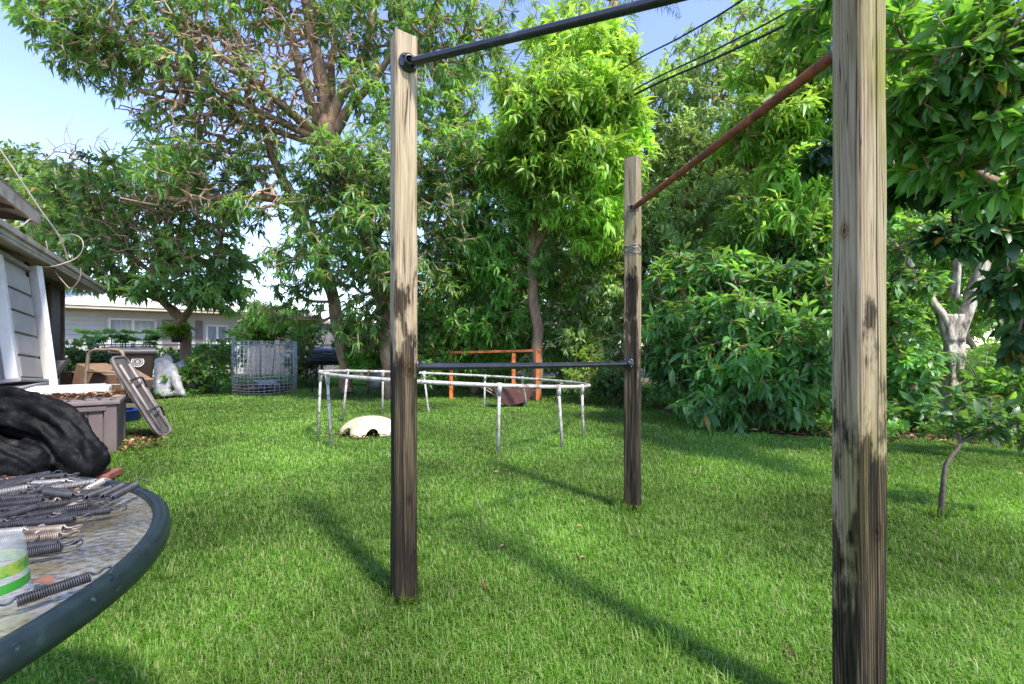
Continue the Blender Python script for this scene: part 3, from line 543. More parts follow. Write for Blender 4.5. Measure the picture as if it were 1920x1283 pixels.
tree('dark_glossy_tree', 'dark leaf clusters hanging in shade beside and right of the right post', 'tree',
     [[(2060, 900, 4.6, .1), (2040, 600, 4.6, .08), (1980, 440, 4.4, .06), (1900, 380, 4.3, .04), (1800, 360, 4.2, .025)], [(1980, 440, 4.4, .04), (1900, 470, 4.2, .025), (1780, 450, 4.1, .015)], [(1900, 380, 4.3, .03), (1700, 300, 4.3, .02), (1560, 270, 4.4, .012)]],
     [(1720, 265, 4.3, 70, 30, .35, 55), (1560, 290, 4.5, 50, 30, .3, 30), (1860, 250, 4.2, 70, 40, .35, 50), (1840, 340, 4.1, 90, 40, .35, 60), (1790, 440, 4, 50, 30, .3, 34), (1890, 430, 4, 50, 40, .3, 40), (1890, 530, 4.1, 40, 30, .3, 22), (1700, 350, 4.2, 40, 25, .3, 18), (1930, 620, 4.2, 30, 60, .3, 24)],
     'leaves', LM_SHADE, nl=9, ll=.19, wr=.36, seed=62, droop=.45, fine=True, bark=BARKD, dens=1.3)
# ---- pale-barked tree on the right
t = empty('pale_barked_tree', G(1785, 790), 'gnarled tree with pale flaking bark and a forked trunk at the right edge', 'tree')
mb = MB()
for k, (dx, r0) in enumerate([(-11, .055), (4, .06), (12, .045), (-3, .06), (8, .05), (-7, .045)]):
    a = k*1.7
    mb.tube(catmull([P(1780+dx*1.7, 800, 6.55+.1*math.sin(a)), P(1785+dx, 740, 6.6+.08*math.sin(a)), P(1790+dx*.8, 680, 6.6+.06*math.cos(a)), P(1788+dx*1.1, 630, 6.6), P(1786+dx*1.5, 590, 6.6)], 6), [r0*(1.25-.35*i/24) for i in range(25)], 12, wob=.5)
for pts in ([(1780, 640, .075), (1770, 600, .062), (1745, 560, .05), (1712, 505, .04), (1670, 450, .025)], [(1793, 640, .08), (1815, 580, .078), (1836, 515, .07), (1852, 460, .07), (1845, 420, .06), (1856, 370, .05), (1836, 310, .03)], [(1790, 560, .05), (1795, 480, .045), (1792, 400, .03)]):
    c = catmull([P(a, b, 6.6) for a, b, r in pts], 5); n = len(c)
    rr = [pts[min(len(pts)-1, int(i/5))][2]*(1-(i/5) % 1)+pts[min(len(pts)-1, int(i/5)+1)][2]*((i/5) % 1) for i in range(n)]
    mb.tube(c, rr, 12, wob=.35)
mb.build('trunk', BARKP, t)
rg = np.random.default_rng(71)
sk = [[P(1720, 520, 6.6), P(1680, 470, 6.6)], [P(1858, 460, 6.6), P(1850, 380, 6.6), P(1830, 320, 6.6)], [P(1795, 480, 6.6), P(1792, 400, 6.6)]]
tg = lobes_targets([(1690, 440, 6.4, 60, 50, .6, 90), (1790, 380, 6.6, 60, 50, .6, 80), (1860, 330, 6.6, 80, 60, .6, 110), (1700, 530, 6.3, 50, 30, .5, 50), (1880, 470, 6.8, 50, 50, .5, 50)], rg)
A, B, ra, rb, D = grow(sk, tg, .004, rg)
V, Q = prisms(A, B, ra, rb); link('branches', np_mesh('branches', V, Q, True), TWIG, t)
V, T = rosettes(tg, D, 8, .17, .36, rg, droop=.4, fine=True); link('leaves', np_mesh('leaves', V, T), LM_GLOSS, t)
# ---- sapling on the lawn at right
t = empty('sapling', G(1765, 978), 'thin crooked dark sapling leaning out of the lawn near the right edge', 'sapling')
s0 = [G(1765, 982), P(1768, 920, 2.84), P(1775, 870, 2.86), P(1800, 832, 2.9), P(1788, 790, 3), P(1770, 750, 3.1)]
mb = MB(); c = catmull(s0, 5); mb.tube(c, [.016-.011*i/len(c) for i in range(len(c))], 8, wob=.25)
c2 = catmull([P(1800, 832, 2.9), P(1830, 815, 2.9), P(1880, 790, 2.9)], 5); mb.tube(c2, [.007-.004*i/len(c2) for i in range(len(c2))], 6)
mb.build('trunk', BARKD, t)
tg = lobes_targets([(1840, 790, 2.95, 60, 28, .25, 36), (1900, 810, 2.9, 40, 25, .2, 18), (1785, 760, 3.1, 30, 30, .2, 14), (1860, 750, 3.1, 60, 18, .2, 12)], rg)
A, B, ra, rb, D = grow([c, c2], tg, .0018, rg)
V, Q = prisms(A, B, ra, rb); link('branches', np_mesh('branches', V, Q, True), BARKD, t)
V, T = rosettes(tg, D, 6, .085, .4, rg, droop=.3, fine=True); link('leaves', np_mesh('leaves', V, T), LM_DARK, t)

# ------------------------------------------------------------------ palms
def frond(base, d0, length, droop, rg, nleaf=46, lw=.028, ll=.55, V=None):
    """one palm frond as (rachis tube points, leaflet verts, tris)"""
    d = Vector(d0).normalized(); pts = [Vector(base)]; step = length/14
    for i in range(14):
        d = (d+Vector((0, 0, -droop*(.35+i/14)))/14*1.6).normalized(); pts.append(pts[-1]+d*step)
    B = []; Dn = []; L = []
    for i in range(nleaf):
        f = .14+.86*i/(nleaf-1); x = f*14; a = int(min(13, x)); p = pts[a].lerp(pts[a+1], x-a); tdir = (pts[a+1]-pts[a]).normalized()
        side = tdir.cross(Vector((0, 0, 1)));
        if side.length < .05: side = Vector((1, 0, 0))
        side.normalize()
        for sg in (-1, 1):
            v = side*sg*.9+tdir*(.45+.5*f)+Vector((0, 0, -.25-.35*rg.random()))+Vector(rg.normal(0, .06, 3))
            B.append(p); Dn.append(v); L.append(ll*(math.sin(PI*min(1, .18+.8*f))**.7)*(.85+.3*rg.random()))
    L = np.array(L); Vv, T = leaves(np.array(B), np.array(Dn), L, np.full(len(L), lw), rg, curl=.3, fold=.3)
    return pts, Vv, T
LM_PALM = leaf_mat('palm_leaflet', [(.04, .10, .02), (.07, .15, .03), (.12, .2, .05)], trans=(.2, .34, .04), tw=.35, clump=.7)
LM_PALMY = leaf_mat('yellowing_palm_leaflet', [(.14, .16, .03), (.3, .22, .04), (.4, .24, .05)], trans=(.35, .3, .05), tw=.35, clump=.7)
def palm(label, base, top, r, fr, seed, group=None, lm=None, nleaf=44, ll=.6, name='palm_tree', lw=.03):
    rg = np.random.default_rng(seed); t = empty(name, (base.x, base.y, 0), label, 'palm', group)
    mb = MB(); c = catmull([base, base.lerp(top, .5)+Vector((.06, 0, 0)), top], 8)
    mb.tube(c, [r*(1.15-.3*i/len(c))*(1+.05*(i % 2)) for i in range(len(c))], 12); mb.build('trunk', BARK if r > .03 else STEM, t)
    for (dx, dy, dz, L, dr) in fr:
        pts, V, T = frond(top, (dx, dy, dz), L, dr, rg, nleaf, lw, ll)
        f = link('frond', np_mesh('frond', V, T), (lm or LM_PALM), t)
        m2 = MB(); m2.tube(pts, [.02*(1-.8*i/14)*(L/3)**.5 for i in range(15)], 6); m2.build('rachis', STEM, f)
    return t
fr = [(math.cos(a)*.9, math.sin(a)*.9, .75+.3*math.sin(a*3), 3.4, 1.25) for a in [k*2*PI/11 for k in range(11)]]
palm('tall palm whose fronds show above the trees at the top centre', Vector((2.2, 15, 0)), P(1150, 5, 13), .14, fr, 81, ll=.75)
fr = [(math.cos(a)*.9, math.sin(a)*.9, .5+.3*math.sin(a*3), 2.8, 1.6) for a in [k*2*PI/9+.3 for k in range(9)]]
palm('palm with dark drooping fronds in the gap right of the left post top', Vector((.1, 14.5, 0)), P(950, 150, 13.2), .13, fr, 82, ll=.7)
fr = [(math.cos(a)*.6, math.sin(a)*.6, 1.1, 1.7+.3*math.sin(a*5), 1.1) for a in [k*2*PI/9 for k in range(9)]]
b = G(1845, 770); palm('clumping palm with feathery fronds behind the pale-barked tree', b, b+Vector((0, 0, .25)), .05, fr, 83, nleaf=34, ll=.36, name='clumping_palm', lw=.02)
fr = [(math.cos(a)*.6, math.sin(a)*.6, 1.0, 1.6, 1.2) for a in [k*2*PI/8+.4 for k in range(8)]]
b = Vector((6.9, 6.6, 0)); palm('clumping palm with arching fronds cut by the right edge', b, b+Vector((0, 0, .25)), .05, fr, 84, nleaf=34, ll=.36, name='clumping_palm', lw=.02)
b = Vector((6.3, 8.2, 0)); palm('palm with one yellowing frond just right of the right post', b, b+Vector((0, 0, .5)), .06, [(-.9, -.2, .95, 1.8, 1.2), (.5, .5, 1.2, 1.6, 1.1), (-.4, .6, 1.2, 1.7, 1.1), (-.9, .4, .7, 1.7, 1.1)], 85, nleaf=40, ll=.34, name='young_palm', lm=LM_PALMY, lw=.02)

# ------------------------------------------------------------------ bushes and undergrowth
def bush(name, label, cat, lobes, lm, ll, wr, nl, seed, fine=False, droop=.3, group=None, dens=1.0, bark=None):
    px, py, Y = lobes[0][:3]; b = P(px, py, Y); z = Vector((b.x, b.y, 0))
    px0 = CX+z.x/z.y*F; py0 = HY+H/z.y*F
    r = .02
    return tree(name, label, cat, [[(px0, py0, Y, r), (px0+4, (py0+py)/2, Y, r*.8), (px, py, Y, r*.5)]], lobes, 'leaves', lm, nl=nl, ll=ll, wr=wr, seed=seed, droop=droop, fine=fine, group=group, dens=dens, tipr=.003, bark=bark or BARKD, inner=.2)
g = 'bushes along the left back edge of the lawn'
bush('leafy_bush', 'low bush of small leaves beneath the dark tree, left of the wire cage', 'bush', [(400, 685, 10.6, 45, 35, .6, 230), (350, 705, 10.3, 40, 22, .5, 170), (430, 660, 11, 30, 40, .5, 120)], LM_VINE, .11, .5, 9, 91, group=g)
bush('leafy_bush', 'dark bush filling the gap between the house corner and the brown bin', 'bush', [(155, 680, 10.8, 30, 45, .6, 190), (210, 675, 11.5, 50, 22, .6, 150)], LM_DARK, .13, .5, 9, 92, group=g)
bush('leafy_bush', 'bush behind the bin and white plastic, under the neighbour windows', 'bush', [(300, 675, 12.5, 60, 22, .7, 220), (390, 665, 12.6, 50, 25, .7, 200)], LM_VINE, .12, .5, 9, 93, group=g)
bush('leafy_bush', 'tall dark bush just left of and behind the barbecue grill', 'bush', [(570, 680, 12.2, 40, 45, .7, 260), (580, 620, 12.4, 30, 30, .6, 100)], LM_DARK, .13, .45, 9, 94, group=g)
bush('leafy_bush', 'bright bush right of the barbecue grill below the leaning trunk', 'bush', [(690, 660, 10.6, 50, 50, .7, 300), (660, 620, 10.8, 35, 35, .6, 120), (750, 690, 10.8, 50, 35, .7, 200)], LM_VINE, .15, .45, 9, 95, group=g)
bush('leafy_bush', 'pale sunlit bush in the far gap above the barbecue grill', 'bush', [(615, 650, 19, 50, 25, 1.2, 200), (560, 665, 18, 40, 18, 1, 120)], LM_YEL, .2, .45, 9, 96, group=g)
bush('vine_bush', 'dark vine mound climbing over the grey shed above the wire cage', 'bush', [(510, 600, 14.0, 55, 30, .8, 340), (480, 625, 13.8, 40, 25, .7, 200), (560, 625, 14, 30, 25, .6, 150)], LM_VINE, .15, .45, 9, 97)
# broad papaya-like leaves in front of the neighbour windows
rg = np.random.default_rng(99)
t = empty('broad_leaf_plant', G(230, 735), 'plant with large pale green lobed leaves under the neighbour windows', 'plant')
V = []; T = []; mb = MB()
for k in range(34):
    px = 150+150*rg.random(); py = 618+26*rg.random(); Y = 11.6+rg.random()*.8; c = P(px, py, Y); b = Vector((P(225+(px-225)*.5, 700, Y).x, Y, .1))
    mb.tube(catmull([b, (b+c)/2+Vector((0, 0, .2)), c], 3), .008, 5)
    m = 9; D = np.array([[math.cos(a), math.sin(a)*.9-.4, -.25+rg.random()*.2] for a in np.linspace(0, 2*PI, m, endpoint=False)])
    v, f = leaves(np.repeat(np.array([c]), m, 0), D, np.full(m, .19)*(.8+.4*rg.random(m)), np.full(m, .15), rg, curl=.12); T.append(f+sum(len(q) for q in V)); V.append(v)
link('leaves', np_mesh('leaves', np.concatenate(V), np.concatenate(T)), LM_VINE, t); mb.build('stalks', STEM, t)
g = 'bushes and saplings under the trees beyond the lawn'
bush('leafy_bush', 'yellow-leaved small bush beside the right end of the trampoline ring', 'bush', [(1090, 715, 8.9, 40, 28, .5, 130), (1110, 680, 9.2, 35, 35, .5, 110)], LM_YEL, .11, .42, 7, 101, group=g)
bush('leafy_bush', 'dark bush at the lawn edge just left of the middle post foot', 'bush', [(1150, 715, 8.6, 35, 30, .5, 170), (1195, 745, 8, 30, 20, .4, 100)], LM_DARK, .13, .4, 8, 102, group=g)
bush('leafy_bush', 'leafy bush behind the orange rail seen over the trampoline ring', 'bush', [(920, 700, 10.8, 60, 30, .6, 240), (850, 690, 10.6, 50, 35, .6, 200)], LM_VINE, .13, .4, 8, 103, group=g)
bush('leafy_bush', 'bush between the barbecue grill and left post behind the ring', 'bush', [(800, 690, 9.6, 35, 35, .5, 200), (790, 630, 9.6, 40, 40, .5, 200)], LM_MANGO, .17, .3, 8, 104, group=g)
bush('leafy_bush', 'shaded broadleaf bush close behind the right post and right of it', 'bush', [(1700, 700, 6.3, 50, 55, .5, 120), (1660, 620, 6.6, 40, 50, .5, 80), (1690, 770, 6.1, 60, 25, .4, 80)], LM_GLOSS, .17, .34, 8, 105, group=g, fine=True)
bush('leafy_bush', 'bush behind the sapling at the right edge of the picture', 'bush', [(1890, 720, 5.9, 50, 50, .5, 100), (1900, 790, 5.5, 60, 28, .4, 110)], LM_VINE, .14, .36, 8, 106, group=g, fine=True)
bush('leafy_bush', 'low bush right of the pale-barked trunk foot', 'bush', [(1830, 800, 5.9, 40, 20, .35, 80)], LM_GLOSS, .12, .4, 8, 107, group=g, fine=True)
# creeping ground cover and litter: uncountable
def scatter(name, label, cat, poly, n, lm, ll, wr, z, seed, per=5, rise=.8):
    rg = np.random.default_rng(seed); xs_ = [p[0] for p in poly]; ys_ = [p[1] for p in poly]
    X = rg.uniform(min(xs_), max(xs_), n*3); Y = rg.uniform(min(ys_), max(ys_), n*3); ok = inpoly(X, Y, poly); X, Y = X[ok][:n], Y[ok][:n]
    C = np.stack([X, Y, gh(X, Y)+z*rg.random(len(X))], 1); D = rg.normal(0, .6, (len(X), 3)); D[:, 2] = rise
    V, T = rosettes(C, D, per, ll, wr, rg, spread=1.3, droop=.1, reach=.1)
    return tag(link(name, np_mesh(name, V, T), lm), label, cat, kind='stuff')
scatter('ground_cover', 'low leafy ground cover in sun and shade beyond the lawn at right', 'ground cover', [(4.2, 5.5), (4.9, 5.4), (6.4, 4.5), (9, 5), (9, 9), (3.2, 10), (2.9, 7), (3, 6.1)], 5200, LM_VINE, .10, .42, .12, 111)
scatter('undergrowth', 'low weeds and creepers along the far back edge of the lawn', 'undergrowth', [(-8.4, 9.6), (-7, 9.8), (-6.8, 11.1), (-6.1, 12.6), (-2.2, 12.1), (1.5, 10.7), (2.4, 9.2), (2.7, 8.2), (4, 9), (3, 14), (-9, 15)], 9000, LM_VINE, .11, .4, .14, 112)
def dry(name, label, poly, n, ll, z, seed, cat='dead leaves'):
    rg = np.random.default_rng(seed); xs_ = [p[0] for p in poly]; ys_ = [p[1] for p in poly]
    X = rg.uniform(min(xs_), max(xs_), n*4); Y = rg.uniform(min(ys_), max(ys_), n*4); ok = inpoly(X, Y, poly); X, Y = X[ok][:n], Y[ok][:n]; m = len(X)
    C = np.stack([X, Y, (gh(X, Y) if z is None else np.full(m, z))+.006+.015*rg.random(m)], 1); a = rg.random(m)*2*PI
    D = np.stack([np.cos(a), np.sin(a), rg.normal(.05, .15, m)], 1)
    V, T = leaves(C, D, ll*(.6+.7*rg.random(m)), ll*.34*(.7+.6*rg.random(m)), rg, curl=-.12, fold=.7)
    return tag(link(name, np_mesh(name, V, T), DRYL), label, cat, kind='stuff')
dry('lawn_litter', 'sparse brown leaf bits scattered over the lawn', LAWN, 420, .055, None, 114)
dry('leaf_litter', 'brown fallen leaves under the trees beyond the lawn', [(-8, 9.8), (-6.9, 11), (-6.2, 12.9), (1.5, 10.8), (2.3, 9.3), (2.9, 6), (4.1, 5.4), (6.3, 4.4), (9, 5), (9, 14), (-8, 14)], 4500, .12, None, 113)
# far wood closing the gaps
def wood(name, label, lobes, lm, seed, nl=9, ll=.34):
    rg = np.random.default_rng(seed); tg = lobes_targets(lobes, rg, 1, .2); D = rg.normal(0, 1, tg.shape); D[:, 2] += .5
    V, T = rosettes(tg, D, nl, ll, .36, rg, spread=1.3, droop=.3); return tag(link(name, np_mesh(name, V, T), lm), label, 'woodland', kind='stuff')
wood('far_wood', 'mass of far trees seen through the gaps behind the garden trees', [(820, 640, 17, 110, 80, 1.5, 500), (960, 560, 17, 130, 130, 1.5, 900), (1130, 500, 17, 130, 180, 1.5, 1100), (1300, 450, 16, 130, 240, 1.5, 1400), (1480, 450, 16, 130, 250, 1.5, 1400), (1660, 420, 16, 130, 300, 1.5, 1300), (1830, 400, 16, 130, 300, 1.5, 1200), (2020, 400, 16, 150, 300, 1.5, 900), (1000, 400, 17, 60, 90, 1.5, 300), (600, 690, 22, 200, 25, 1.5, 300)], LM_DULL, 121)
# ------------------------------------------------------------------ pull-up frame
def post(parent, c, size, rot, z1, m, notch=None, seed=0, slant=0.0, label=None):
    per = []; k = 9; hs = size/2; rc = .006
    corners = [(-1, -1), (1, -1), (1, 1), (-1, 1)]
    for i in range(4):
        a = Vector((*corners[i], 0)); b = Vector((*corners[(i+1) % 4], 0))
        for j in range(k):
            f = (rc/size)+(1-2*rc/size)*j/(k-1); p = a.lerp(b, f)*hs
            per.append((p, i, f))
    if notch:
        fi, fc = notch; new_ = []
        for p, i, f in per:
            new_.append((p, i, f))
        a = Vector((*corners[fi], 0)); b = Vector((*corners[(fi+1) % 4], 0))
        ins = [(a.lerp(b, fc+d)*hs*(1-q), fi, fc+d) for d, q in ((-.025, 0), (-.006, .16), (.006, .16), (.025, 0))]
        new_ = [q for q in new_ if not (q[1] == fi and abs(q[2]-fc) < .045)]
        pos_ = max(i for i, q in enumerate(new_) if (q[1] < fi) or (q[1] == fi and q[2] < fc))
        per = new_[:pos_+1]+ins+new_[pos_+1:]
    n = len(per); Z = [-.3]+list(np.linspace(.0, z1, 70)); vs = []; z0off = seed*3.1
    for zi, z in enumerate(Z):
        for p, i, f in per:
            q = p.copy()
            s = mnoise.noise(Vector((p.x*14+z0off, p.y*14, z*2.2)))*.0022+mnoise.noise(Vector((p.x*70, p.y*70, z*3+z0off)))*.0012
            q = q*(1+s/hs)
            if notch and abs(f-notch[1]) < .03 and i == notch[0]:
                sh = .05*mnoise.noise(Vector((z*2.3, z0off, 0)))*size; tdir = (Vector((*corners[(i+1) % 4], 0))-Vector((*corners[i], 0))).normalized(); q += tdir*sh
            zz = z+(slant*q.x if zi == len(Z)-1 else 0)
            vs.append(Vector((q.x, q.y, zz)))
    fs = [(i*n+j, i*n+(j+1) % n, (i+1)*n+(j+1) % n, (i+1)*n+j) for i in range(len(Z)-1) for j in range(n)]
    mb = MB(); mb.add(vs, fs)
    top = len(Z)-1; mb.f.append(tuple(top*n+j for j in range(n))); mb.m.append(0); mb.sm.append(False)
    me = bpy.data.meshes.new('post'); me.from_pydata([tuple(v) for v in mb.v], [], mb.f); me.materials.append(m)
    o = bpy.data.objects.new('post', me); COL.objects.link(o); o.parent = parent; o.matrix_parent_inverse = chain(parent).inverted()
    o.location = (c[0], c[1], 0); o.rotation_euler = (0, 0, rot)
    if label: o['label'] = label
    return o
def flange(parent, p, d, m, r=.040):
    """round floor flange against a post; d points from the post along the pipe"""
    d = Vector(d).normalized(); up = Vector((0, 0, 1)); R = frame(d.cross(up), d.cross(d.cross(up)))
    if R.col[2].dot(d) < 0: R = frame(d.cross(up), -d.cross(d.cross(up)))
    mb = MB(); mb.lathe([(0, -.002), (r, -.002), (r, .006), (r*.93, .009), (r*.58, .010), (r*.52, .024), (r*.50, .03), (.016, .03)], p, 28, R=R)
    for k in range(4):
        a = PI/4+k*PI/2; q = Vector(p)+R @ Vector((math.cos(a)*r*.75, math.sin(a)*r*.75, .009)); mb.lathe([(0, .005), (.006, .004), (.0075, 0)], q, 8, R=R)
    return mb.build('flange', m, parent)
Ax, Ay = (757-CX)/F*1.97, 1.97; Bx, By = (1186-CX)/F*3.06, 3.06; Cx, Cy = (1610-CX)/F*1.27, 1.27
rig = empty('pull_up_frame', (.3, 2.0, 0), 'homemade pull-up frame of three weathered wooden posts joined by black and rusty pipes', 'pull-up frame')
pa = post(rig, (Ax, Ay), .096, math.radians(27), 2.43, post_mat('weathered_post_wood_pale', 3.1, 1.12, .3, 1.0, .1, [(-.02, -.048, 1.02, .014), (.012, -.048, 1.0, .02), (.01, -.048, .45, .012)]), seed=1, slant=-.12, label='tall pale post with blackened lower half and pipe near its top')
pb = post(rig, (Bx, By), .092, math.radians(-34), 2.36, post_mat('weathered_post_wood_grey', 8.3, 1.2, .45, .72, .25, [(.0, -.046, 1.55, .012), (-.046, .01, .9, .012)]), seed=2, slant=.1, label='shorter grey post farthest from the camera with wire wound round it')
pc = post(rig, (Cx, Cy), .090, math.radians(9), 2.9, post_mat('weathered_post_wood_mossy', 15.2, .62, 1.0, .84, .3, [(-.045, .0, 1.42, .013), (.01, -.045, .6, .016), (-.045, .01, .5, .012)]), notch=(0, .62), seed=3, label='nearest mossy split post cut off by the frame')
def bar(p, q, r, m, lab, fm, ends=(True, True)):
    p, q = Vector(p), Vector(q); d = (q-p).normalized(); mb = MB()
    n = 40; pts = [p.lerp(q, i/n)+Vector((0, 0, -.004*math.sin(PI*i/n))) for i in range(n+1)]
    mb.tube(pts, r, 20); o = mb.build('bar', m, rig); o['label'] = lab
    return o, d
def face_pt(c, tgt, size, rot, z):
    """point on the face of a post that looks to tgt, and the face normal"""
    best = None
    for k in range(4):
        n = rz(rot+k*PI/2) @ Vector((0, -1, 0)); d = Vector((tgt[0]-c[0], tgt[1]-c[1], 0))
        if best is None or n.dot(d) > best[0]: best = (n.dot(d), n)
    return Vector((c[0], c[1], z))+best[1]*(size/2+.001), best[1]
RA, RB, RC = math.radians(27), math.radians(-34), math.radians(9)
p1, n1 = face_pt((Ax, Ay), (Cx, Cy), .096, RA, 2.325); p2, n2 = face_pt((Cx, Cy), (-.5, 1.4), .090, RC, 2.19)
p1 = P(765, 118, p1.y-.0)
o, d = bar(p1, p2, .0168, BLACK, 'long black pipe rising out of the top of the frame', BLACK); flange(o, p1, n1, BLACK); flange(o, p2, n2, GALV)
p1, n1 = face_pt((Bx, By), (Cx, Cy), .092, RB, 2.02); p2, n2 = face_pt((Cx, Cy), (Cx, Cy+1), .090, RC, 1.965)
p1 = P(1187, 391, p1.y)
o, d = bar(p1, p2, .0175, RUST, 'rusty brown pipe running to the nearest post', RUST); flange(o, p1, n1, GALV); flange(o, p2, n2, GALV, .042)
p1, n1 = face_pt((Ax, Ay), (Bx, By), .096, RA, 1.012); p2, n2 = face_pt((Bx, By), (Ax, Ay), .092, RB, .985)
p2 = P(1178, 682, p2.y)
o, d = bar(p1, p2, .0168, BLACK, 'low black pipe between the two farther posts', BLACK); flange(o, p1, n1, BLACK); flange(o, p2, n2, BLACK)
mb = MB(); pts = []
for i in range(90):
    a = i/90*2*PI*4.6; s_ = .060; c_, s2 = math.cos(a), math.sin(a); m_ = max(abs(c_), abs(s2)); q = rz(RB) @ Vector((c_/m_*.0475, s2/m_*.0475, 0)); pts.append(Vector((Bx, By, 1.738+.026*math.sin(i*.25)+.02*i/90))+q)
mb.tube(pts, .0035, 6); mb.tube(catmull([pts[0], pts[0]+Vector((-.02, -.01, -.08)), pts[0]+Vector((-.015, -.01, -.16)), pts[0]+Vector((.01, -.01, -.2))], 5), .002, 5)
mb.build('wire_wrap', GALV, pb)

# ------------------------------------------------------------------ trampoline frame
TC = Vector((-.72, 6.2, 0)); TR = 1.75
def rz_(x, y): return .672-.052*(x+.72)-.042*(y-6.2)
tr = empty('trampoline_frame', TC, 'bare round white trampoline ring standing on thin legs without its mat', 'trampoline frame')
mb = MB(); N = 96; mb.tube([Vector((TC.x+TR*math.cos(2*PI*i/N), TC.y+TR*math.sin(2*PI*i/N), rz_(TC.x+TR*math.cos(2*PI*i/N), TC.y+TR*math.sin(2*PI*i/N)))) for i in range(N)], .021, 10, closed=True); mb.build('ring', TPAINT, tr)
for (px, py) in [(593, 815), (626, 833), (636, 790), (716, 778), (810, 778), (907, 770), (932, 853), (1059, 842), (1096, 825), (994, 768)]:
    f = G(px, py); d = (f-TC); a = math.atan2(d.y, d.x); tp = Vector((TC.x+TR*math.cos(a), TC.y+TR*math.sin(a), 0)); tp.z = rz_(tp.x, tp.y)
    ft = f.lerp(Vector((tp.x, tp.y, 0)), .35); ft.z = float(gh(ft.x, ft.y))-.03
    mb = MB(); mb.tube([tp+Vector((0, 0, -.005)), tp.lerp(ft, .5)+Vector((0, 0, 0)), ft], .017, 8); mb.tube([tp+Vector((0, 0, .026)), tp.lerp(ft, .13)], .026, 10)
    mb.build('leg', TPAINT, tr)

# ------------------------------------------------------------------ patio table, springs, cup
TZ = .74; TCc = Vector((-1.30, .565, 0)); TRr = .70
tb = empty('patio_table', TCc, 'round patio table with dark green rim and pebbled glass top at lower left', 'table')
def tabglass():
    m, nt, new, L = NM('pebbled_glass'); co = coords(new, L, (1, 1, 1))
    v = new('ShaderNodeTexVoronoi'); v.inputs['Scale'].default_value = 95; v.feature = 'SMOOTH_F1'; L(co, v.inputs[0])
    n = new('ShaderNodeTexNoise'); n.inputs['Scale'].default_value = 7; n.inputs['Detail'].default_value = 6; L(co, n.inputs[0])
    r = ramp(new, [(.3, (.07, .058, .034)), (.5, (.17, .145, .085)), (.7, (.27, .24, .155))]); L(n.outputs[0], r.inputs[0])
    r2 = ramp(new, [(.1, (.55, .55, .5)), (.55, (1, 1, 1))]); L(v.outputs[0], r2.inputs[0])
    mx = new('ShaderNodeMix'); mx.data_type = 'RGBA'; mx.blend_type = 'MULTIPLY'; mx.inputs[0].default_value = 1; L(r.outputs[0], mx.inputs[6]); L(r2.outputs[0], mx.inputs[7])
    b = new('ShaderNodeBsdfPrincipled'); L(mx.outputs[2], b.inputs['Base Color']); b.inputs['Roughness'].default_value = .3; b.inputs['Transmission Weight'].default_value = .38; b.inputs['IOR'].default_value = 1.25
    bp = new('ShaderNodeBump'); bp.inputs['Strength'].default_value = .7; bp.inputs['Distance'].default_value = .004; L(v.outputs[0], bp.inputs['Height']); L(bp.outputs[0], b.inputs['Normal'])
    o = new('ShaderNodeOutputMaterial'); L(b.outputs[0], o.inputs[0]); return m
mb = MB(); mb.lathe([(0, TZ-.006), (TRr-.022, TZ-.006)], TCc, 96, smooth=False); mb.lathe([(0, TZ-.012), (TRr-.022, TZ-.012)], TCc, 96, smooth=False); mb.build('glass_top', tabglass(), tb)
mb = MB(); mb.lathe([(TRr-.030, TZ-.014), (TRr-.030, TZ-.001), (TRr-.024, TZ+.004), (TRr-.008, TZ+.003), (TRr-.001, TZ-.003), (TRr+.002, TZ-.022), (TRr-.001, TZ-.036), (TRr-.010, TZ-.038), (TRr-.026, TZ-.036), (TRr-.030, TZ-.014)], TCc, 128); mb.build('rim', RIM, tb)
mb = MB()
for k in range(6):
    a = k*PI/3+.52; d = Vector((math.cos(a), math.sin(a), 0)); mb.box(TCc+d*(TRr*.5)+Vector((0, 0, TZ-.030)), (TRr-.05, .035, .022), rz(a), bev=.003)
mb.lathe([(.13, TZ-.042), (.13, TZ-.019), (.09, TZ-.019), (.09, TZ-.042), (.13, TZ-.042)], TCc, 32); mb.build('support_frame', RIM, tb)
for k in range(4):
    a = k*PI/2+.9; d = Vector((math.cos(a), math.sin(a), 0)); mb = MB(); mb.tube(catmull([TCc+d*.30+Vector((0, 0, TZ-.042)), TCc+d*.26+Vector((0, 0, .45)), TCc+d*.36+Vector((0, 0, .15)), TCc+d*.46+Vector((0, 0, .01))], 5), .016, 8); mb.build('leg', RIM, tb)
def spring_mesh(turns=30, L=.11, R=.0063, r=.0016):
    mb = MB(); n = turns*10; mb.tube([Vector((-L/2+L*i/n, R*math.cos(i/10*2*PI), R*math.sin(i/10*2*PI))) for i in range(n+1)], r, 5)
    for sg in (-1, 1):
        x = sg*L/2; pts = [Vector((x, 0, R)), Vector((x+sg*.006, 0, R*.3)), Vector((x+sg*.016, .002, 0)), Vector((x+sg*.027, .010, 0)), Vector((x+sg*.036, .008, 0)), Vector((x+sg*.038, -.002, 0)), Vector((x+sg*.030, -.009, .001))]
        mb.tube(catmull(pts, 4), r*1.1, 6)
    me = bpy.data.meshes.new('spring'); me.from_pydata([tuple(v) for v in mb.v], [], mb.f); me.polygons.foreach_set('use_smooth', mb.sm); return me
sm = {}
for k, m in (('s', STEEL), ('b', STEELB), ('w', STEELW)):
    me = spring_mesh(); me.materials.append(m); sm[k] = me
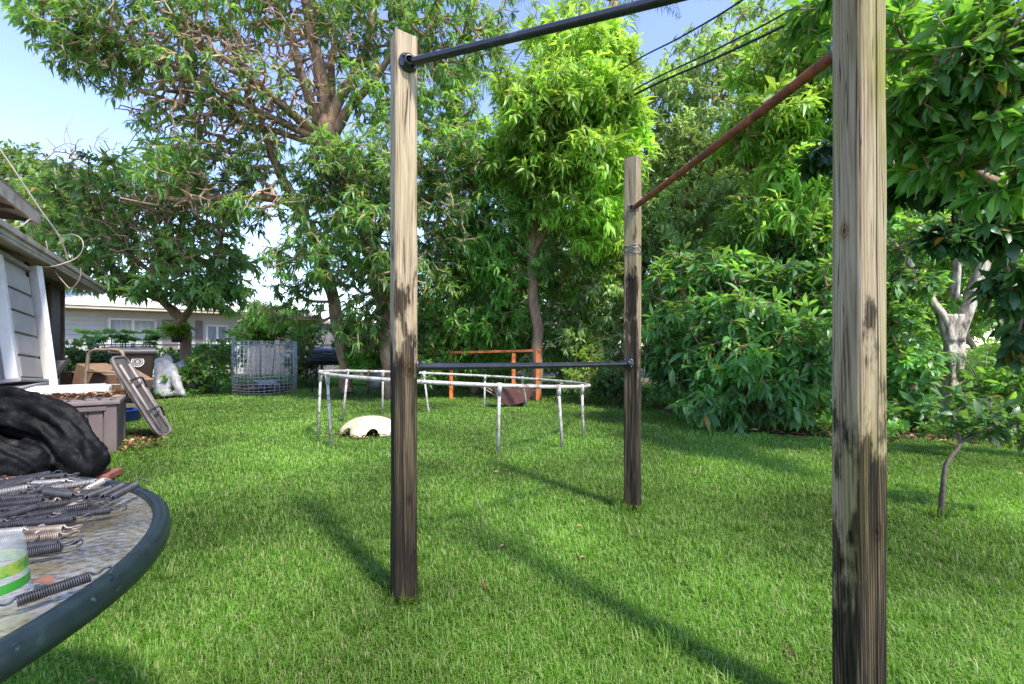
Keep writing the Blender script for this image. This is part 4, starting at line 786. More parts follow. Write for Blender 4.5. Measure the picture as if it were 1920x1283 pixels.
SP = [(80, 905, 450, 785, 's'), (0, 520, 210, 490, 's'), (-20, 482, 130, 440, 's'), (0, 415, 195, 392, 's'), (20, 382, 315, 362, 's'), (150, 465, 440, 422, 's'), (310, 475, 545, 437, 's'), (350, 425, 450, 378, 'b'), (430, 412, 540, 360, 's'),
      (510, 400, 600, 352, 's'), (555, 405, 680, 342, 's'), (160, 352, 285, 312, 's'), (140, 545, 285, 540, 'b'), (105, 592, 215, 577, 'b'), (110, 632, 205, 622, 's'), (200, 503, 300, 492, 's'), (-30, 352, 80, 336, 'w'), (170, 302, 330, 296, 'w'),
      (0, 333, 150, 290, 's'), (100, 282, 200, 262, 's'), (190, 272, 300, 266, 's'), (420, 352, 540, 346, 's'), (-10, 303, 110, 291, 's'), (140, 432, 290, 408, 's'), (120, 662, 190, 650, 's'), (-60, 560, 85, 552, 'w'), (440, 332, 500, 297, 'w'),
      (300, 322, 440, 300, 'w'), (320, 380, 400, 352, 'b'), (-60, 450, 60, 436, 's'), (-80, 400, 40, 372, 's'), (-120, 500, -10, 500, 's'), (60, 325, 170, 322, 's'), (210, 340, 330, 345, 's'), (-90, 340, 10, 318, 's'), (360, 285, 430, 300, 's'), (250, 385, 350, 390, 's'), (-100, 610, 50, 600, 's')]
specials = {0: 'single dark coil spring nearest the camera with a long hook, beside the plastic cup', 10: 'dark coil spring whose hook points farthest right toward the table rim', 12: 'brownish tarnished coil spring in the near row of the heap', 26: 'pale coil spring standing out at the far right of the heap', 13: 'short tarnished coil spring at the near end of the heap above the cup',
 3: 'grey spring at the left edge halfway up the heap, just below the longest level one', 15: 'grey spring in the nearest full row, touching the right end of the long front one', 18: 'dark spring at the left edge slanting up toward the black mesh', 19: 'dark spring in the far row left of the pale ones by the black mesh', 22: 'dark spring at the far left edge below the black mesh folds',
 23: 'grey spring left of centre, squeezed between two long rows', 17: 'pale spring in the far row left of centre', 27: 'pale spring in the middle of the far row', 33: 'dark spring in the centre of the heap in front of the pale far-row springs', 35: 'short dark spring at the back of the heap, right of centre', 36: 'dark spring across the centre of the heap behind the long looped ones', 32: 'dark spring left of centre under the slanting grey one',
 1: 'long grey spring in the nearest full row at the left, just behind the brown pair', 2: 'grey spring at the left edge whose large loop crosses the row in front', 4: 'longest level grey spring at the left, in the middle of the heap', 5: 'long grey spring in the middle row ending under the dark looped one',
 6: 'dark spring in the second row from the front with a round loop over bare glass', 14: 'short dark spring right behind the cup, nearest after the brown pair', 24: 'very short dark spring tucked behind the cup, in front of the heap', 9: 'dark spring lying against the one whose hook points farthest right', 8: 'dark slanting spring third from the right end of the heap',
 11: 'grey spring slanting upward in the far left part of the heap', 21: 'thin dark spring lying level behind the slanting ones at the right', 20: 'dark spring in the farthest row, beside the black mesh', 16: 'pale spring at the left edge in a far row', 7: 'brownish spring in the middle of the heap before the slanting dark ones'}
placed = []
for i, (x1, y1, x2, y2, k) in enumerate(SP):
    zt = TZ+.006
    def tp(x, y):
        px, py = x/2.657, 800+y/2.657; Y = (H-zt)*F/(py-HY); return Vector(((px-CX)/F*Y, Y, 0))
    a, b = tp(x1, y1), tp(x2, y2); c = (a+b)/2; d = b-a; L = min(max(d.length, .075), .14)
    lvl = sum(1 for q, l in placed if (q-c).length < .030); placed.append((c, L))
    o = bpy.data.objects.new('coil_spring', sm[k]); COL.objects.link(o)
    o.location = (c.x, c.y, zt+.010+.014*min(lvl, 3)); o.rotation_euler = (random.random()*.5, random.uniform(-.05, .05), math.atan2(d.y, d.x)); o.scale = (L/.11, 1.05, 1.05)
    tag(o, specials.get(i) or {'s': 'grey steel coil spring lying in the heap on the glass table', 'b': 'brown tarnished coil spring among grey ones in the heap', 'w': 'pale coil spring among grey ones at the far side of the heap'}[k], 'spring', 'trampoline springs heaped on the patio table')
def tpt(px, py, z): Y = (H-z)*F/(py-HY); return Vector(((px-CX)/F*Y, Y, z))
# cup
CUPM = mat('frosted_cup_plastic', [(.3, (.62, .66, .68)), (.7, (.74, .77, .78))], 5, rough=.25)
CUPM.node_tree.nodes['Principled BSDF'].inputs['Alpha'].default_value = .17
cpx = tpt(-30, 1130, TZ); cp = empty('plastic_cup', cpx, 'frosted clear plastic cup with green bands at the left edge of the table', 'cup')
mb = MB(); mb.lathe([(.0445, .004), (.048, .0), (.0485, .004), (.046, .010), (.040, .082), (.037, .086), (0, .086)], cpx, 40); mb.build('cup_wall', CUPM, cp)
mb = MB(); mb.lathe([(.0455, .018), (.0444, .031)], cpx, 40); mb.build('green_band', mat('green_print', (.03, .20, .02), 5, rough=.35), cp)
mb = MB(); mb.lathe([(.0437, .040), (.0425, .053)], cpx, 40); mb.lathe([(.0427, .0535), (.0423, .057)], cpx, 40); mb.build('leaf_band', mat('lime_print', [(.4, (.04, .2, .03)), (.6, (.25, .28, .04))], 60, rough=.35), cp)
def dead_leaf(px, py, L, a, label, m=None, z=TZ):
    c = tpt(px, py, z); rg = np.random.default_rng(int(px)); V, T = [], []
    n = 7; vs = []; fs = []
    for i in range(n):
        t_ = i/(n-1); w_ = .23*L*math.sin(PI*min(.98, .06+t_*.92))**.8; zc = .005*math.sin(t_*PI)+.004
        ct = Vector((math.cos(a)*L*(t_-.5), math.sin(a)*L*(t_-.5), zc)); s = Vector((-math.sin(a), math.cos(a), 0))
        vs += [c+ct-s*w_+Vector((0, 0, w_*.25)), c+ct, c+ct+s*w_+Vector((0, 0, w_*.35))]
    for i in range(n-1):
        fs += [(3*i, 3*i+1, 3*i+4, 3*i+3), (3*i+1, 3*i+2, 3*i+5, 3*i+4)]
    mb = MB(); mb.add(vs, fs, 0, True); return tag(mb.build('dead_leaf', m or DRYL), label, 'dead leaf')
ORL = mat('orange_dead_leaf', [(.3, (.22, .09, .04)), (.7, (.38, .18, .09))], 40, rough=.6); BRL = mat('brown_dead_leaf', [(.3, (.10, .04, .025)), (.7, (.20, .095, .06))], 40, rough=.6)
dead_leaf(222, 918, .05, -.6, 'curled orange dead leaf at the far right of the spring heap', ORL)
dead_leaf(78, 1100, .045, -.2, 'brown dead leaf between the plastic cup and the nearest spring', BRL)
dead_leaf(55, 912, .04, .5, 'small pinkish dead leaf lying among the far springs', ORL)
rg = np.random.default_rng(5)
n = 260; pts = [tpt(x, y, TZ) for x, y in zip(rg.uniform(-40, 190, n), 903+rg.random(n)**1.6*45)]
pts = [p for p in pts if (Vector((p.x, p.y, 0))-TCc).length < TRr-.04]
C = np.array([[p.x, p.y, TZ+.002+.01*rg.random()] for p in pts]); a = rg.random(len(C))*2*PI; D = np.stack([np.cos(a), np.sin(a), np.zeros(len(C))+.05], 1)
V, T = leaves(C, D, .010+.018*rg.random(len(C)), .006+.006*rg.random(len(C)), rg, curl=-.1, fold=.5)
tag(link('table_debris', np_mesh('table_debris', V, T), DRYL), 'crumbs of dry leaves among the far springs on the table', 'debris', kind='stuff')

# ------------------------------------------------------------------ black mesh cover on a chair
def meshcloth():
    m, nt, new, L = NM('black_mesh_fabric'); co = coords(new, L, (1, 1, 1))
    v = new('ShaderNodeTexVoronoi'); v.inputs['Scale'].default_value = 75; v.inputs['Randomness'].default_value = .25; L(co, v.inputs[0])
    n = new('ShaderNodeTexNoise'); n.inputs['Scale'].default_value = 9; n.inputs['Detail'].default_value = 8; L(co, n.inputs[0])
    r = ramp(new, [(.3, (.0015, .0015, .0018)), (.6, (.0035, .0035, .004)), (.68, (.010, .009, .009)), (.76, (.06, .052, .045))]); L(n.outputs[0], r.inputs[0])
    r2 = ramp(new, [(.2, (.25, .25, .25)), (.6, (2.2, 2.2, 2.3))]); L(v.outputs[0], r2.inputs[0])
    mx = new('ShaderNodeMix'); mx.data_type = 'RGBA'; mx.blend_type = 'MULTIPLY'; mx.inputs[0].default_value = 1; L(r.outputs[0], mx.inputs[6]); L(r2.outputs[0], mx.inputs[7])
    b = new('ShaderNodeBsdfPrincipled'); L(mx.outputs[2], b.inputs['Base Color']); b.inputs['Roughness'].default_value = .6; b.inputs['Specular IOR Level'].default_value = .16
    bp = new('ShaderNodeBump'); bp.inputs['Strength'].default_value = .6; bp.inputs['Distance'].default_value = .002; L(v.outputs[0], bp.inputs['Height']); L(bp.outputs[0], b.inputs['Normal'])
    o = new('ShaderNodeOutputMaterial'); L(b.outputs[0], o.inputs[0]); return m
def blob(tubes, vox=.008, seed=0, amp=.012, fr=9, folds=0.0):
    mb = MB()
    for pts, rs in tubes:
        c = catmull(pts, 6); n = len(c); m = len(rs); rr = [rs[min(m-1, int(i/6))]*(1-(i/6) % 1)+rs[min(m-1, int(i/6)+1)]*((i/6) % 1) for i in range(n)]
        c = [c[0]-(c[1]-c[0]).normalized()*rr[0]*.6]+c+[c[-1]+(c[-1]-c[-2]).normalized()*rr[-1]*.6]; rr = [rr[0]*.3]+rr+[rr[-1]*.3]
        b0 = len(mb.v); nn = 48 if folds else 20; mb.tube(c, rr, nn)
        if folds:
            for i in range(len(c)):
                for k in range(nn):
                    th = 2*PI*k/nn; g = -abs(math.sin(3.5*th+i*.12+len(c)))**6*1.2+.35*math.sin(11*th-i*.22+seed)+.6*mnoise.noise(Vector((th*1.3, i*.25, seed)))
                    mb.v[b0+i*nn+k] = tuple(c[i]+(Vector(mb.v[b0+i*nn+k])-c[i])*(1+folds*(g if g < 0 else g*.45)))
    o = mb.build('tmp', None); md = o.modifiers.new('r', 'REMESH'); md.mode = 'VOXEL'; md.voxel_size = vox; md.use_smooth_shade = True
    s_ = o.modifiers.new('s', 'SMOOTH'); s_.iterations = 6
    dg = bpy.context.evaluated_depsgraph_get(); me = bpy.data.meshes.new_from_object(o.evaluated_get(dg)); bpy.data.objects.remove(o)
    for v in me.vertices:
        f = mnoise.noise(Vector((v.co.x*fr, v.co.y*fr*1.3, v.co.z*fr*.8+seed)))+.5*abs(mnoise.noise(v.co*fr*2.7)); v.co += v.normal*amp*(f)
    for p in me.polygons: p.use_smooth = True
    return me
Yc = 3.75
me = blob([([P(-120, 850, Yc), P(-40, 795, Yc), P(40, 775, Yc), P(105, 800, Yc), P(150, 850, Yc-.04), P(163, 875, Yc-.1)], [.36, .27, .20, .18, .165, .155]),
           ([P(-100, 900, Yc+.3), P(0, 860, Yc+.3), P(90, 890, Yc+.24), P(130, 930, Yc+.2)], [.33, .32, .26, .2]),
           ([P(-90, 850, Yc-.34), P(-20, 862, Yc-.34), P(28, 876, Yc-.3), P(50, 890, Yc-.26)], [.22, .18, .13, .09]), ([P(20, 850, Yc-.22), P(60, 858, Yc-.22), P(80, 890, Yc-.18)], [.11, .09, .06]),
           ([P(-90, 960, Yc), P(0, 950, Yc), P(100, 945, Yc), P(150, 925, Yc)], [.25, .25, .2, .12])], vox=.017, seed=3, amp=.022, fr=7, folds=.26)
for v in me.vertices: v.co.z = max(v.co.z, .004+.02*abs(mnoise.noise(v.co*5)))
tag(link('mesh_cover', me, meshcloth()), 'crumpled black mesh fabric draped in a heap on the ground behind the patio table', 'mesh fabric')
tl = G(196, 897); o = MB(); o.box(tl+Vector((0, 0, .03)), (.16, .22, .05), rz(.3), bev=.006); tag(o.build('terracotta_tile', TERRA), 'reddish terracotta piece on the ground at the right end of the black mesh', 'tile')
o = MB(); o.box(tl+Vector((-.22, .1, .02)), (.2, .12, .05), rz(1.0), bev=.006); tag(o.build('terracotta_tile', TERRA), 'terracotta fragment half under the black mesh behind the table', 'tile')
# ------------------------------------------------------------------ our house at the left edge
UD = Vector((-.57, .82, 0)).normalized(); UN = Vector((.82, .57, 0)).normalized()      # along the eave, and out to the yard
Rh = frame(UD, -UN)
hs = empty('house', (-8.3, 8.2, 0), 'taupe house corner with two overhanging eaves at the left edge', 'house')
E = Vector((-8.5, 8.6, 0)); W0 = E-UD*7.6
def hb(mb, u, n, z, size, mi=0, bev=0): mb.box(E-UD*u+UN*n+Vector((0, 0, z)), size, Rh, mi, bev)
# coordinates: u back toward the camera from the far corner, n out to the yard
mb = MB(); hb(mb, 3.9, -.13, 1.2, (7.6, .2, 2.4)); mb.box(E-UD*.1-UN*2.6+Vector((0, 0, 1.2)), (.2, 5.0, 2.4), Rh); mb.build('wall', WALLG, hs)
# lower eave: roof slab, soffit, fascia
def slab(n0, z0, n1, z1, u0, u1, th):
    a = E-UD*u0+UN*n0+Vector((0, 0, z0)); b = E-UD*u1+UN*n0+Vector((0, 0, z0)); c = E-UD*u1+UN*n1+Vector((0, 0, z1)); d = E-UD*u0+UN*n1+Vector((0, 0, z1)); t_ = Vector((0, 0, th))
    return [a, b, c, d, a+t_, b+t_, c+t_, d+t_], [(3, 2, 1, 0), (4, 5, 6, 7), (0, 1, 5, 4), (1, 2, 6, 5), (2, 3, 7, 6), (3, 0, 4, 7)]
EN = (Vector((-8.1, 8.9, 0))-E).dot(UN)
mb = MB(); mb.add(*slab(-2.2, 2.75, EN, 2.17, -.45, 8, .02)); mb.build('soffit', SOFFIT, hs)
mb = MB(); mb.add(*slab(-2.2, 2.82, EN+.02, 2.28, -.47, 8, .03)); rf = mb.build('roof', ROOF, hs); rf['label'] = 'lower shingled roof edge'
mb = MB(); z_ = 2.235
mb.box(E-UD*3.77+UN*(EN+.015)+Vector((0, 0, z_)), (8.44, .03, .15), Rh); mb.box(E-UD*3.77+UN*(EN+.045)+Vector((0, 0, z_+.045)), (8.44, .03, .06), Rh, 0, .006); mb.box(E-UD*3.77+UN*(EN+.035)+Vector((0, 0, z_-.03)), (8.44, .012, .02), Rh, 0, .003)
mb.build('fascia', OFFW, hs)
# upper roof
UE = Vector((-6.57, 6.3, 0)); u_e = (E-UE).dot(UD); n_e = (UE-E).dot(UN)
mb = MB(); mb.add(*slab(n_e-3, 3.75, n_e, 2.80, u_e, 8, .03)); mb.build('soffit', SOFFIT, hs)
mb = MB(); mb.add(*slab(n_e-3, 3.82, n_e+.03, 2.93, u_e-.03, 8, .035)); o = mb.build('roof', ROOF, hs); o['label'] = 'upper roof ending short over the lower one'
mb = MB(); mb.box(E-UD*(u_e+2.0)+UN*(n_e+.015)+Vector((0, 0, 2.86)), (4.0, .03, .17), Rh); mb.build('fascia', OFFW, hs)
mb = MB(); mb.box(E-UD*(u_e+2.1)+UN*(n_e-.5)+Vector((0, 0, 2.62)), (4.0, .06, .42), Rh)
for k in range(5): mb.box(E-UD*(u_e+.15+k*.7)+UN*(n_e-.28)+Vector((0, 0, 2.84)), (.05, .5, .10), Rh)
mb.build('rafter_boards', DARKW, hs)
# wall details: corner board, dark patterned screen, louvres
mb = MB(); hb(mb, .06, .0, 1.2, (.12, .08, 2.3), 0, .004); mb.build('corner_board', GREYRL, hs)
def screenmat():
    m, nt, new, L = NM('torn_dark_screen'); co = coords(new, L, (1, 1, .35))
    v = new('ShaderNodeTexVoronoi'); v.inputs['Scale'].default_value = 26; L(co, v.inputs[0])
    r = ramp(new, [(.1, (.16, .14, .13)), (.22, (.02, .017, .015)), (.9, (.008, .007, .006))]); L(v.outputs[0], r.inputs[0])
    b = new('ShaderNodeBsdfPrincipled'); L(r.outputs[0], b.inputs['Base Color']); b.inputs['Roughness'].default_value = .6
    o = new('ShaderNodeOutputMaterial'); L(b.outputs[0], o.inputs[0]); return m
mb = MB(); hb(mb, .62, .0, 1.25, (.86, .05, 1.8)); o = mb.build('screen_door', screenmat(), hs)
mb = MB()
for du in (.17, 1.09): hb(mb, du, .035, 1.25, (.06, .04, 1.86))
hb(mb, .63, .035, 2.17, (.98, .04, .05)); hb(mb, .63, .035, .36, (.98, .04, .05)); mb.build('door_frame', DARKW, o)
mb = MB()
for w_ in range(2):
    for k in range(26): mb.box(E-UD*(1.85+w_*1.1)+UN*.03+Vector((0, 0, .62+k*.058)), (.95, .012, .052), Rh @ Matrix.Rotation(.6, 3, 'X'))
mb.build('louvres', GREYRL, hs)

# leaning white post and things on the porch
def stick(a, b, wdt, th, m, name, label, cat, side=None):
    a, b = Vector(a), Vector(b); R = frame(b-a, side or UD); mb = MB(); mb.box((a+b)/2, ((b-a).length, wdt, th), R, bev=.004); return tag(mb.build(name, m), label, cat)
stick(P(66, 500, 5.7), P(66, 500, 5.7)+(P(99, 742, 5.7)-P(66, 500, 5.7))*1.32+Vector((0, 0, -.02)), .11, .07, WHITE, 'leaning_post', 'white timber post leaning beside the resin cupboard', 'post', Vector((1, 0, 0)))
# bench
bc = P(20, 722, 5.0); bn = empty('work_bench', (bc.x, bc.y, 0), 'low grey bench under the resin cupboard at the left edge', 'bench')
zb = P(20, 722, 5.0).z
mb = MB(); mb.box((bc.x-.35, bc.y+.15, zb-.04), (1.75, .75, .07), Rh, bev=.02); mb.build('bench_top', GREYRL, bn)
for sx in (-1, 1):
    for sy in (-1, 1): mb = MB(); q = Rh @ Vector((sx*.76, sy*.3, 0)); mb.box((bc.x-.35+q.x, bc.y+.15+q.y, (zb-.08)/2), (.07, .07, zb-.08), Rh, bev=.008); mb.build('leg', GREYR, bn)
# resin cupboard, leaning a little
cupb = empty('resin_cupboard', (bc.x-.4, bc.y, zb), 'tall grey resin storage cupboard with ribbed side and white corner trim', 'cupboard')
a = P(33, 716, 4.9); up = (P(-2, 474, 4.9)-P(33, 716, 4.9)); hgt = up.length; upn = up.normalized()
sd_ = (P(82, 712, 5.6)-a); sw = sd_.length; sdn = sd_.normalized()
fdn = Vector((-.80, -.60, .07)).normalized(); sdn = (sdn-upn*sdn.dot(upn)).normalized(); fdn = (fdn-upn*fdn.dot(upn)); fdn = (fdn-sdn*fdn.dot(sdn)).normalized()
def cb(mb, s, f, h, ss, sf, sh, bev=.004, mi=0):
    R = Matrix((sdn, fdn, upn)).transposed(); mb.box(a+sdn*s+fdn*f+upn*h, (ss, sf, sh), R, mi, bev)
mb = MB(); cb(mb, sw/2, .42, hgt/2, sw-.02, .80, hgt-.04); CUPG = mat('cream_grey_resin', [(.3, (.36, .31, .29)), (.7, (.48, .43, .41))], 4, rough=.6); mb.build('carcass', CUPG, cupb)
mb = MB()
for k in range(5): cb(mb, sw/2+.02, -.0, .17+k*(hgt-.14)/5, sw-.16, .03, (hgt-.14)/5-.03, .008)
mb.build('side_panel', CUPG, cupb)
mb = MB(); cb(mb, .0, .03, hgt/2, .085, .10, hgt, .01); mb.build('corner_trim', WHITE, cupb)
mb = MB(); cb(mb, -.022, .43, hgt/2, .03, .64, hgt-.1, .006); 
for k in range(5): cb(mb, -.042, .43, .17+k*(hgt-.14)/5, .012, .52, (hgt-.14)/5-.04, .005)
mb.build('door', GREYRL, cupb)
mb = MB(); cb(mb, sw/2-.01, .42, hgt-.0, sw+.06, .90, .05, .012); mb.build('cap', GREYR, cupb)
mb = MB(); cb(mb, sw/2-.01, .42, .02, sw+.08, .92, .04, .012); mb.build('base_plate', GREYRL, cupb)
# louvred shutter leaning between cupboard and post
mb = MB(); R = frame((P(68, 712, 6.3)-P(56, 500, 6.3)), UD)
q0 = P(56, 505, 6.3); q1 = P(72, 712, 6.3)
for k in range(30): mb.box(q0.lerp(q1, (k+.5)/30), (.032, .40, .012), R)
lv = empty('louvred_shutter', (q1.x, q1.y, 0), 'narrow dark louvred shutter standing between cupboard and white post', 'shutter')
mb.build('slats', GREYR, lv); mb = MB()
for s in (-.21, .21): mb.box((q0+q1)/2+R.col[1]*s+(q1-q0)*.1, ((q1-q0).length*1.3, .03, .04), R, bev=.003)
mb.build('shutter_frame', DARKW, lv)
# white tray wedge
mb = MB(); a0 = [P(88, 677, 6.6), P(122, 676, 6.6), P(100, 706, 6.6), P(90, 706, 6.6)]; b0 = [p+UD*.35+Vector((0, 0, 0)) for p in a0]
mb.add(a0+b0, [(3, 2, 1, 0), (4, 5, 6, 7), (1, 2, 6, 5), (2, 3, 7, 6), (3, 0, 4, 7)]); wt = empty('barrow_tray', (a0[2].x, a0[2].y, 0), 'pale triangular metal tray beside the house corner post', 'tray'); mb.build('tray', GREYRL, wt)
mb = MB()
for p in (a0[2], b0[2], a0[3], b0[3]): mb.tube([p, Vector((p.x, p.y, 0))], .012, 6)
mb.build('tray_legs', GALV, wt)
# cables
def cable(name, label, pts, r, m, k=8):
    mb = MB(); mb.tube(catmull(pts, k), r, 6); return tag(mb.build(name, m), label, 'cable')
cable('cable', 'thick white cable looping out from the lower eave', [P(62, 498, 5.7), P(90, 501, 5.8), P(120, 494, 5.9), P(146, 482, 6), P(156, 464, 6), P(152, 448, 6), P(136, 440, 6), P(112, 444, 6.1)], .0075, CABLE)
cable('cable', 'thin wire dangling in a loop below the lower eave', [P(86, 452, 6.2), P(98, 500, 6.2), P(120, 530, 6.2), P(134, 541, 6.2), P(148, 525, 6.2), P(152, 508, 6.2), P(150, 503, 6.2)], .006, CABLE)
cable('cable', 'pale straight cable slanting from upper left down to the eave', [P(-120, 120, 6.5), P(0, 280, 6.8), P(70, 385, 7.1), P(112, 445, 7.4), P(128, 490, 7.6)], .011, CABLE)
cable('cable', 'short cord hanging under the upper eave at the left edge', [P(-10, 420, 5), P(15, 428, 5.2), P(40, 424, 5.4), P(58, 412, 5.6), P(62, 440, 5.8)], .008, CABLE)
cable('power_line', 'dark thin line crossing behind the roof toward the left trees', [P(-200, 324, 9), P(0, 330, 11), P(110, 332, 13), P(240, 336, 15)], .012, WIREB)
for (a_, b_, c_, d_, lab, r) in [(1190, 115, 1400, -5, 'uppermost black overhead line at the upper right', .013), (1210, 157, 1520, -2, 'middle black overhead line at the upper right', .013), (1215, 165, 1540, 12, 'lowest and thickest black overhead line at the upper right', .019)]:
    p, q = P(a_, b_, 7.4), P(c_, d_, 5.2); e = (q-p); pts = [p-e*.8+Vector((0, 0, -.1)), p, (p+q)/2+Vector((0, 0, -.03)), q, q+e*.8+Vector((0, 0, .2))]
    cable('power_line', lab, pts, r, WIREB)

# ------------------------------------------------------------------ deck box and what leans on it
bx = Vector((-4.13, 4.74, 0)); fr_ = Vector((-.81, -.585, 0)).normalized(); sdv = Vector((-.585, .81, 0)).normalized(); Rb = Matrix((fr_, sdv, Vector((0, 0, 1)))).transposed()
db = empty('deck_box', bx+fr_*.6+sdv*.37, 'weathered grey-brown resin deck box with plank sides littered with dry leaves', 'deck box')
DBM = mat('deck_box_resin', [(.3, (.10, .072, .07)), (.7, (.165, .125, .12))], 6, (1, 1, .4), .7, bump=.2, dist=.002); DBL = mat('deck_box_lid_resin', [(.3, (.15, .115, .11)), (.7, (.22, .18, .175))], 6, rough=.7)
def dbx(mb, f, s, z, size, bev=.006): mb.box(bx+fr_*f+sdv*s+Vector((0, 0, z)), size, Rb, 0, bev)
mb = MB(); dbx(mb, .6, .375, .25, (1.14, .69, .5)); mb.build('carcass', DBM, db)
mb = MB()
for k in range(9): dbx(mb, .155+k*.118, .018, .235, (.112, .028, .44), .008)
dbx(mb, .04, .01, .25, (.10, .05, .5), .01); dbx(mb, 1.18, .01, .25, (.10, .05, .5), .01); dbx(mb, .6, -.004, .465, (1.06, .04, .05), .008); dbx(mb, .6, .004, .04, (1.06, .04, .06), .008)
mb.build('front_panel', DBM, db)
mb = MB()
for k in range(5): dbx(mb, .006, .13+k*.122, .235, (.028, .116, .44), .008)
dbx(mb, .0, .70, .25, (.05, .10, .5), .01); dbx(mb, -.004, .375, .465, (.04, .62, .05), .008); mb.build('side_panel', DBM, db)
mb = MB(); dbx(mb, .6, .37, .525, (1.28, .82, .045), .014); dbx(mb, .6, .37, .552, (1.16, .70, .02), .01); mb.build('lid', DBL, db)
mb = MB(); q = bx+fr_*.42+sdv*.52+Vector((0, 0, .62)); mb.box(q, (.66, .34, .09), Rb, 0, .025); mb.box(q+Vector((0, 0, .05)), (.56, .26, .02), Rb, 0, .008); tag(mb.build('white_panel', WHITE), 'white plastic panel lying on the deck box lid', 'panel')
poly = [tuple((bx+fr_*f+sdv*s)[:2]) for f, s in ((.02, .0), (1.15, .0), (1.15, .74), (.02, .74))]
dry('lid_litter', 'orange-brown dry leaves strewn over the deck box lid', poly, 420, .10, .566, 131)
poly = [tuple((bx+fr_*f+sdv*s)[:2]) for f, s in ((-.35, -.1), (.0, -.1), (.0, 1.2), (-.4, 1.4))]
dry('soil_litter', 'dead leaves on bare soil right of the deck box', poly, 160, .09, None, 132)
# folded table leaning
La = P(202, 672, 5.15); Lb = G(297, 826)+Vector((0, 0, .02)); ax = (Lb-La); L_ = ax.length; axn = ax.normalized(); wv = Vector((-.42, .88, .12)); wv = (wv-axn*wv.dot(axn)).normalized(); nv = axn.cross(wv)
if nv.x < 0: nv = -nv
ft = empty('folding_table', (Lb.x, Lb.y, 0), 'oval folding table on edge leaning against the deck box, underside outward', 'folding table')
def oval(L0, W0, th, off, inset=0):
    n = 40; pts = []
    for i in range(n):
        t_ = 2*PI*i/n; cx_, sy_ = math.cos(t_), math.sin(t_); e = .36
        pts.append(Vector((abs(cx_)**e*math.copysign(1, cx_)*(L0/2-inset), abs(sy_)**e*math.copysign(1, sy_)*(W0/2-inset), 0)))
    c = La+ax*.5+wv*.24+nv*off; vs = [c+axn*p.x+wv*p.y+nv*(-th/2) for p in pts]+[c+axn*p.x+wv*p.y+nv*(th/2) for p in pts]
    fs = [tuple(reversed(range(n))), tuple(range(n, 2*n))]+[(i, (i+1) % n, n+(i+1) % n, n+i) for i in range(n)]
    return vs, fs
mb = MB(); mb.add(*oval(L_, .48, .03, 0)); mb.build('table_top', mat('worn_table_underside', [(.3, (.05, .04, .034)), (.7, (.14, .118, .108))], 7, rough=.6), ft)
mb = MB(); vs, fs = oval(L_, .48, .03, .0); n = 40; ring = [v for v in vs[n:]]; mb.tube(ring, .016, 8, closed=True); mb.build('edge_rail', mat('weathered_edge_rail', [(.3, (.09, .075, .068)), (.7, (.22, .19, .175))], 8, rough=.7), ft)
c0 = La+ax*.5+wv*.24+nv*.03
for s in (-.13, .13): mb = MB(); mb.tube([c0-axn*L_*.40+wv*s, c0+axn*L_*.40+wv*s], .014, 8); mb.build('side_rail', GREYR, ft)
for s in (-.2, .18): 
    mb = MB(); q = c0+axn*L_*s+nv*.02; mb.tube(catmull([q-wv*.17, q-wv*.1+nv*.03, q+wv*.1+nv*.03, q+wv*.17+axn*.12], 4), .012, 8); mb.build('folded_leg', GRILLB, ft)
# tubular frame, cardboard, bin, plastic
mb = MB(); pts = [P(160, 722, 6.4), P(163, 690, 6.4), P(166, 666, 6.4), P(176, 657, 6.4), P(200, 656, 6.4), P(222, 657, 6.4), P(231, 666, 6.4), P(230, 690, 6.4), P(229, 722, 6.4)]
pts = [Vector((pts[0].x, pts[0].y+.02, 0))]+pts+[Vector((pts[-1].x, pts[-1].y+.02, 0))]
mb.tube(catmull(pts, 4), .022, 10); mb.tube([P(164, 697, 6.4), P(230, 699, 6.4)], .016, 8); mb.tube([P(162, 722, 6.4), P(229, 722, 6.4)], .016, 8); tag(mb.build('chair_frame', TAN), 'tan tubular frame with rounded top rail in front of the brown bin', 'tube frame')
def cbox(c, size, R, label, rot=0, prt=False):
    o = empty('cardboard_box', (c.x, c.y, 0), label, 'cardboard box'); mb = MB(); mb.box(c, size, R, bev=.003); mb.build('carton', CARD, o)
    mb = MB(); sx, sy, sz = size; top = c+R @ Vector((0, 0, sz/2)); mb.box(top+R @ Vector((sx*.3, -sy*.62, .01)), (sx*.4, sy*.35, .006), R @ Matrix.Rotation(-.5, 3, 'X')); mb.build('flap', CARD, o)
    if prt:
        mb = MB(); f = c+R @ Vector((0, -sy/2-.0015, 0)); Rf = R @ Matrix.Rotation(PI/2, 3, 'X')
        mb.lathe([(.045, 0), (.06, 0)], f+R @ Vector((-sx*.12, 0, .02)), 24, R=Rf, smooth=False); mb.lathe([(0, 0), (.022, 0)], f+R @ Vector((-sx*.12, 0, .02)), 12, R=Rf, smooth=False)
        for k in range(4): mb.box(f+R @ Vector((sx*.2+.015*(k % 2), 0, .05-.03*k)), (.16-.03*(k % 2), .002, .012), R)
        mb.build('print', PRINT, o)
    return o
R1 = frame((1, -.25, -.12), (.1, 1, 0))
cbox(P(195, 712, 6.9), (.62, .4, .34), R1 @ Matrix.Rotation(.15, 3, 'Y'), 'open cardboard box slumped behind the tan tubular frame')
cbox(P(245, 716, 6.9), (.46, .3, .26), R1 @ Matrix.Rotation(.28, 3, 'Y'), 'tilted printed cardboard box in front of the brown bin', prt=True)
cbox(P(150, 712, 7.4), (.34, .3, .24), R1, 'small cardboard box between deck box and house corner')
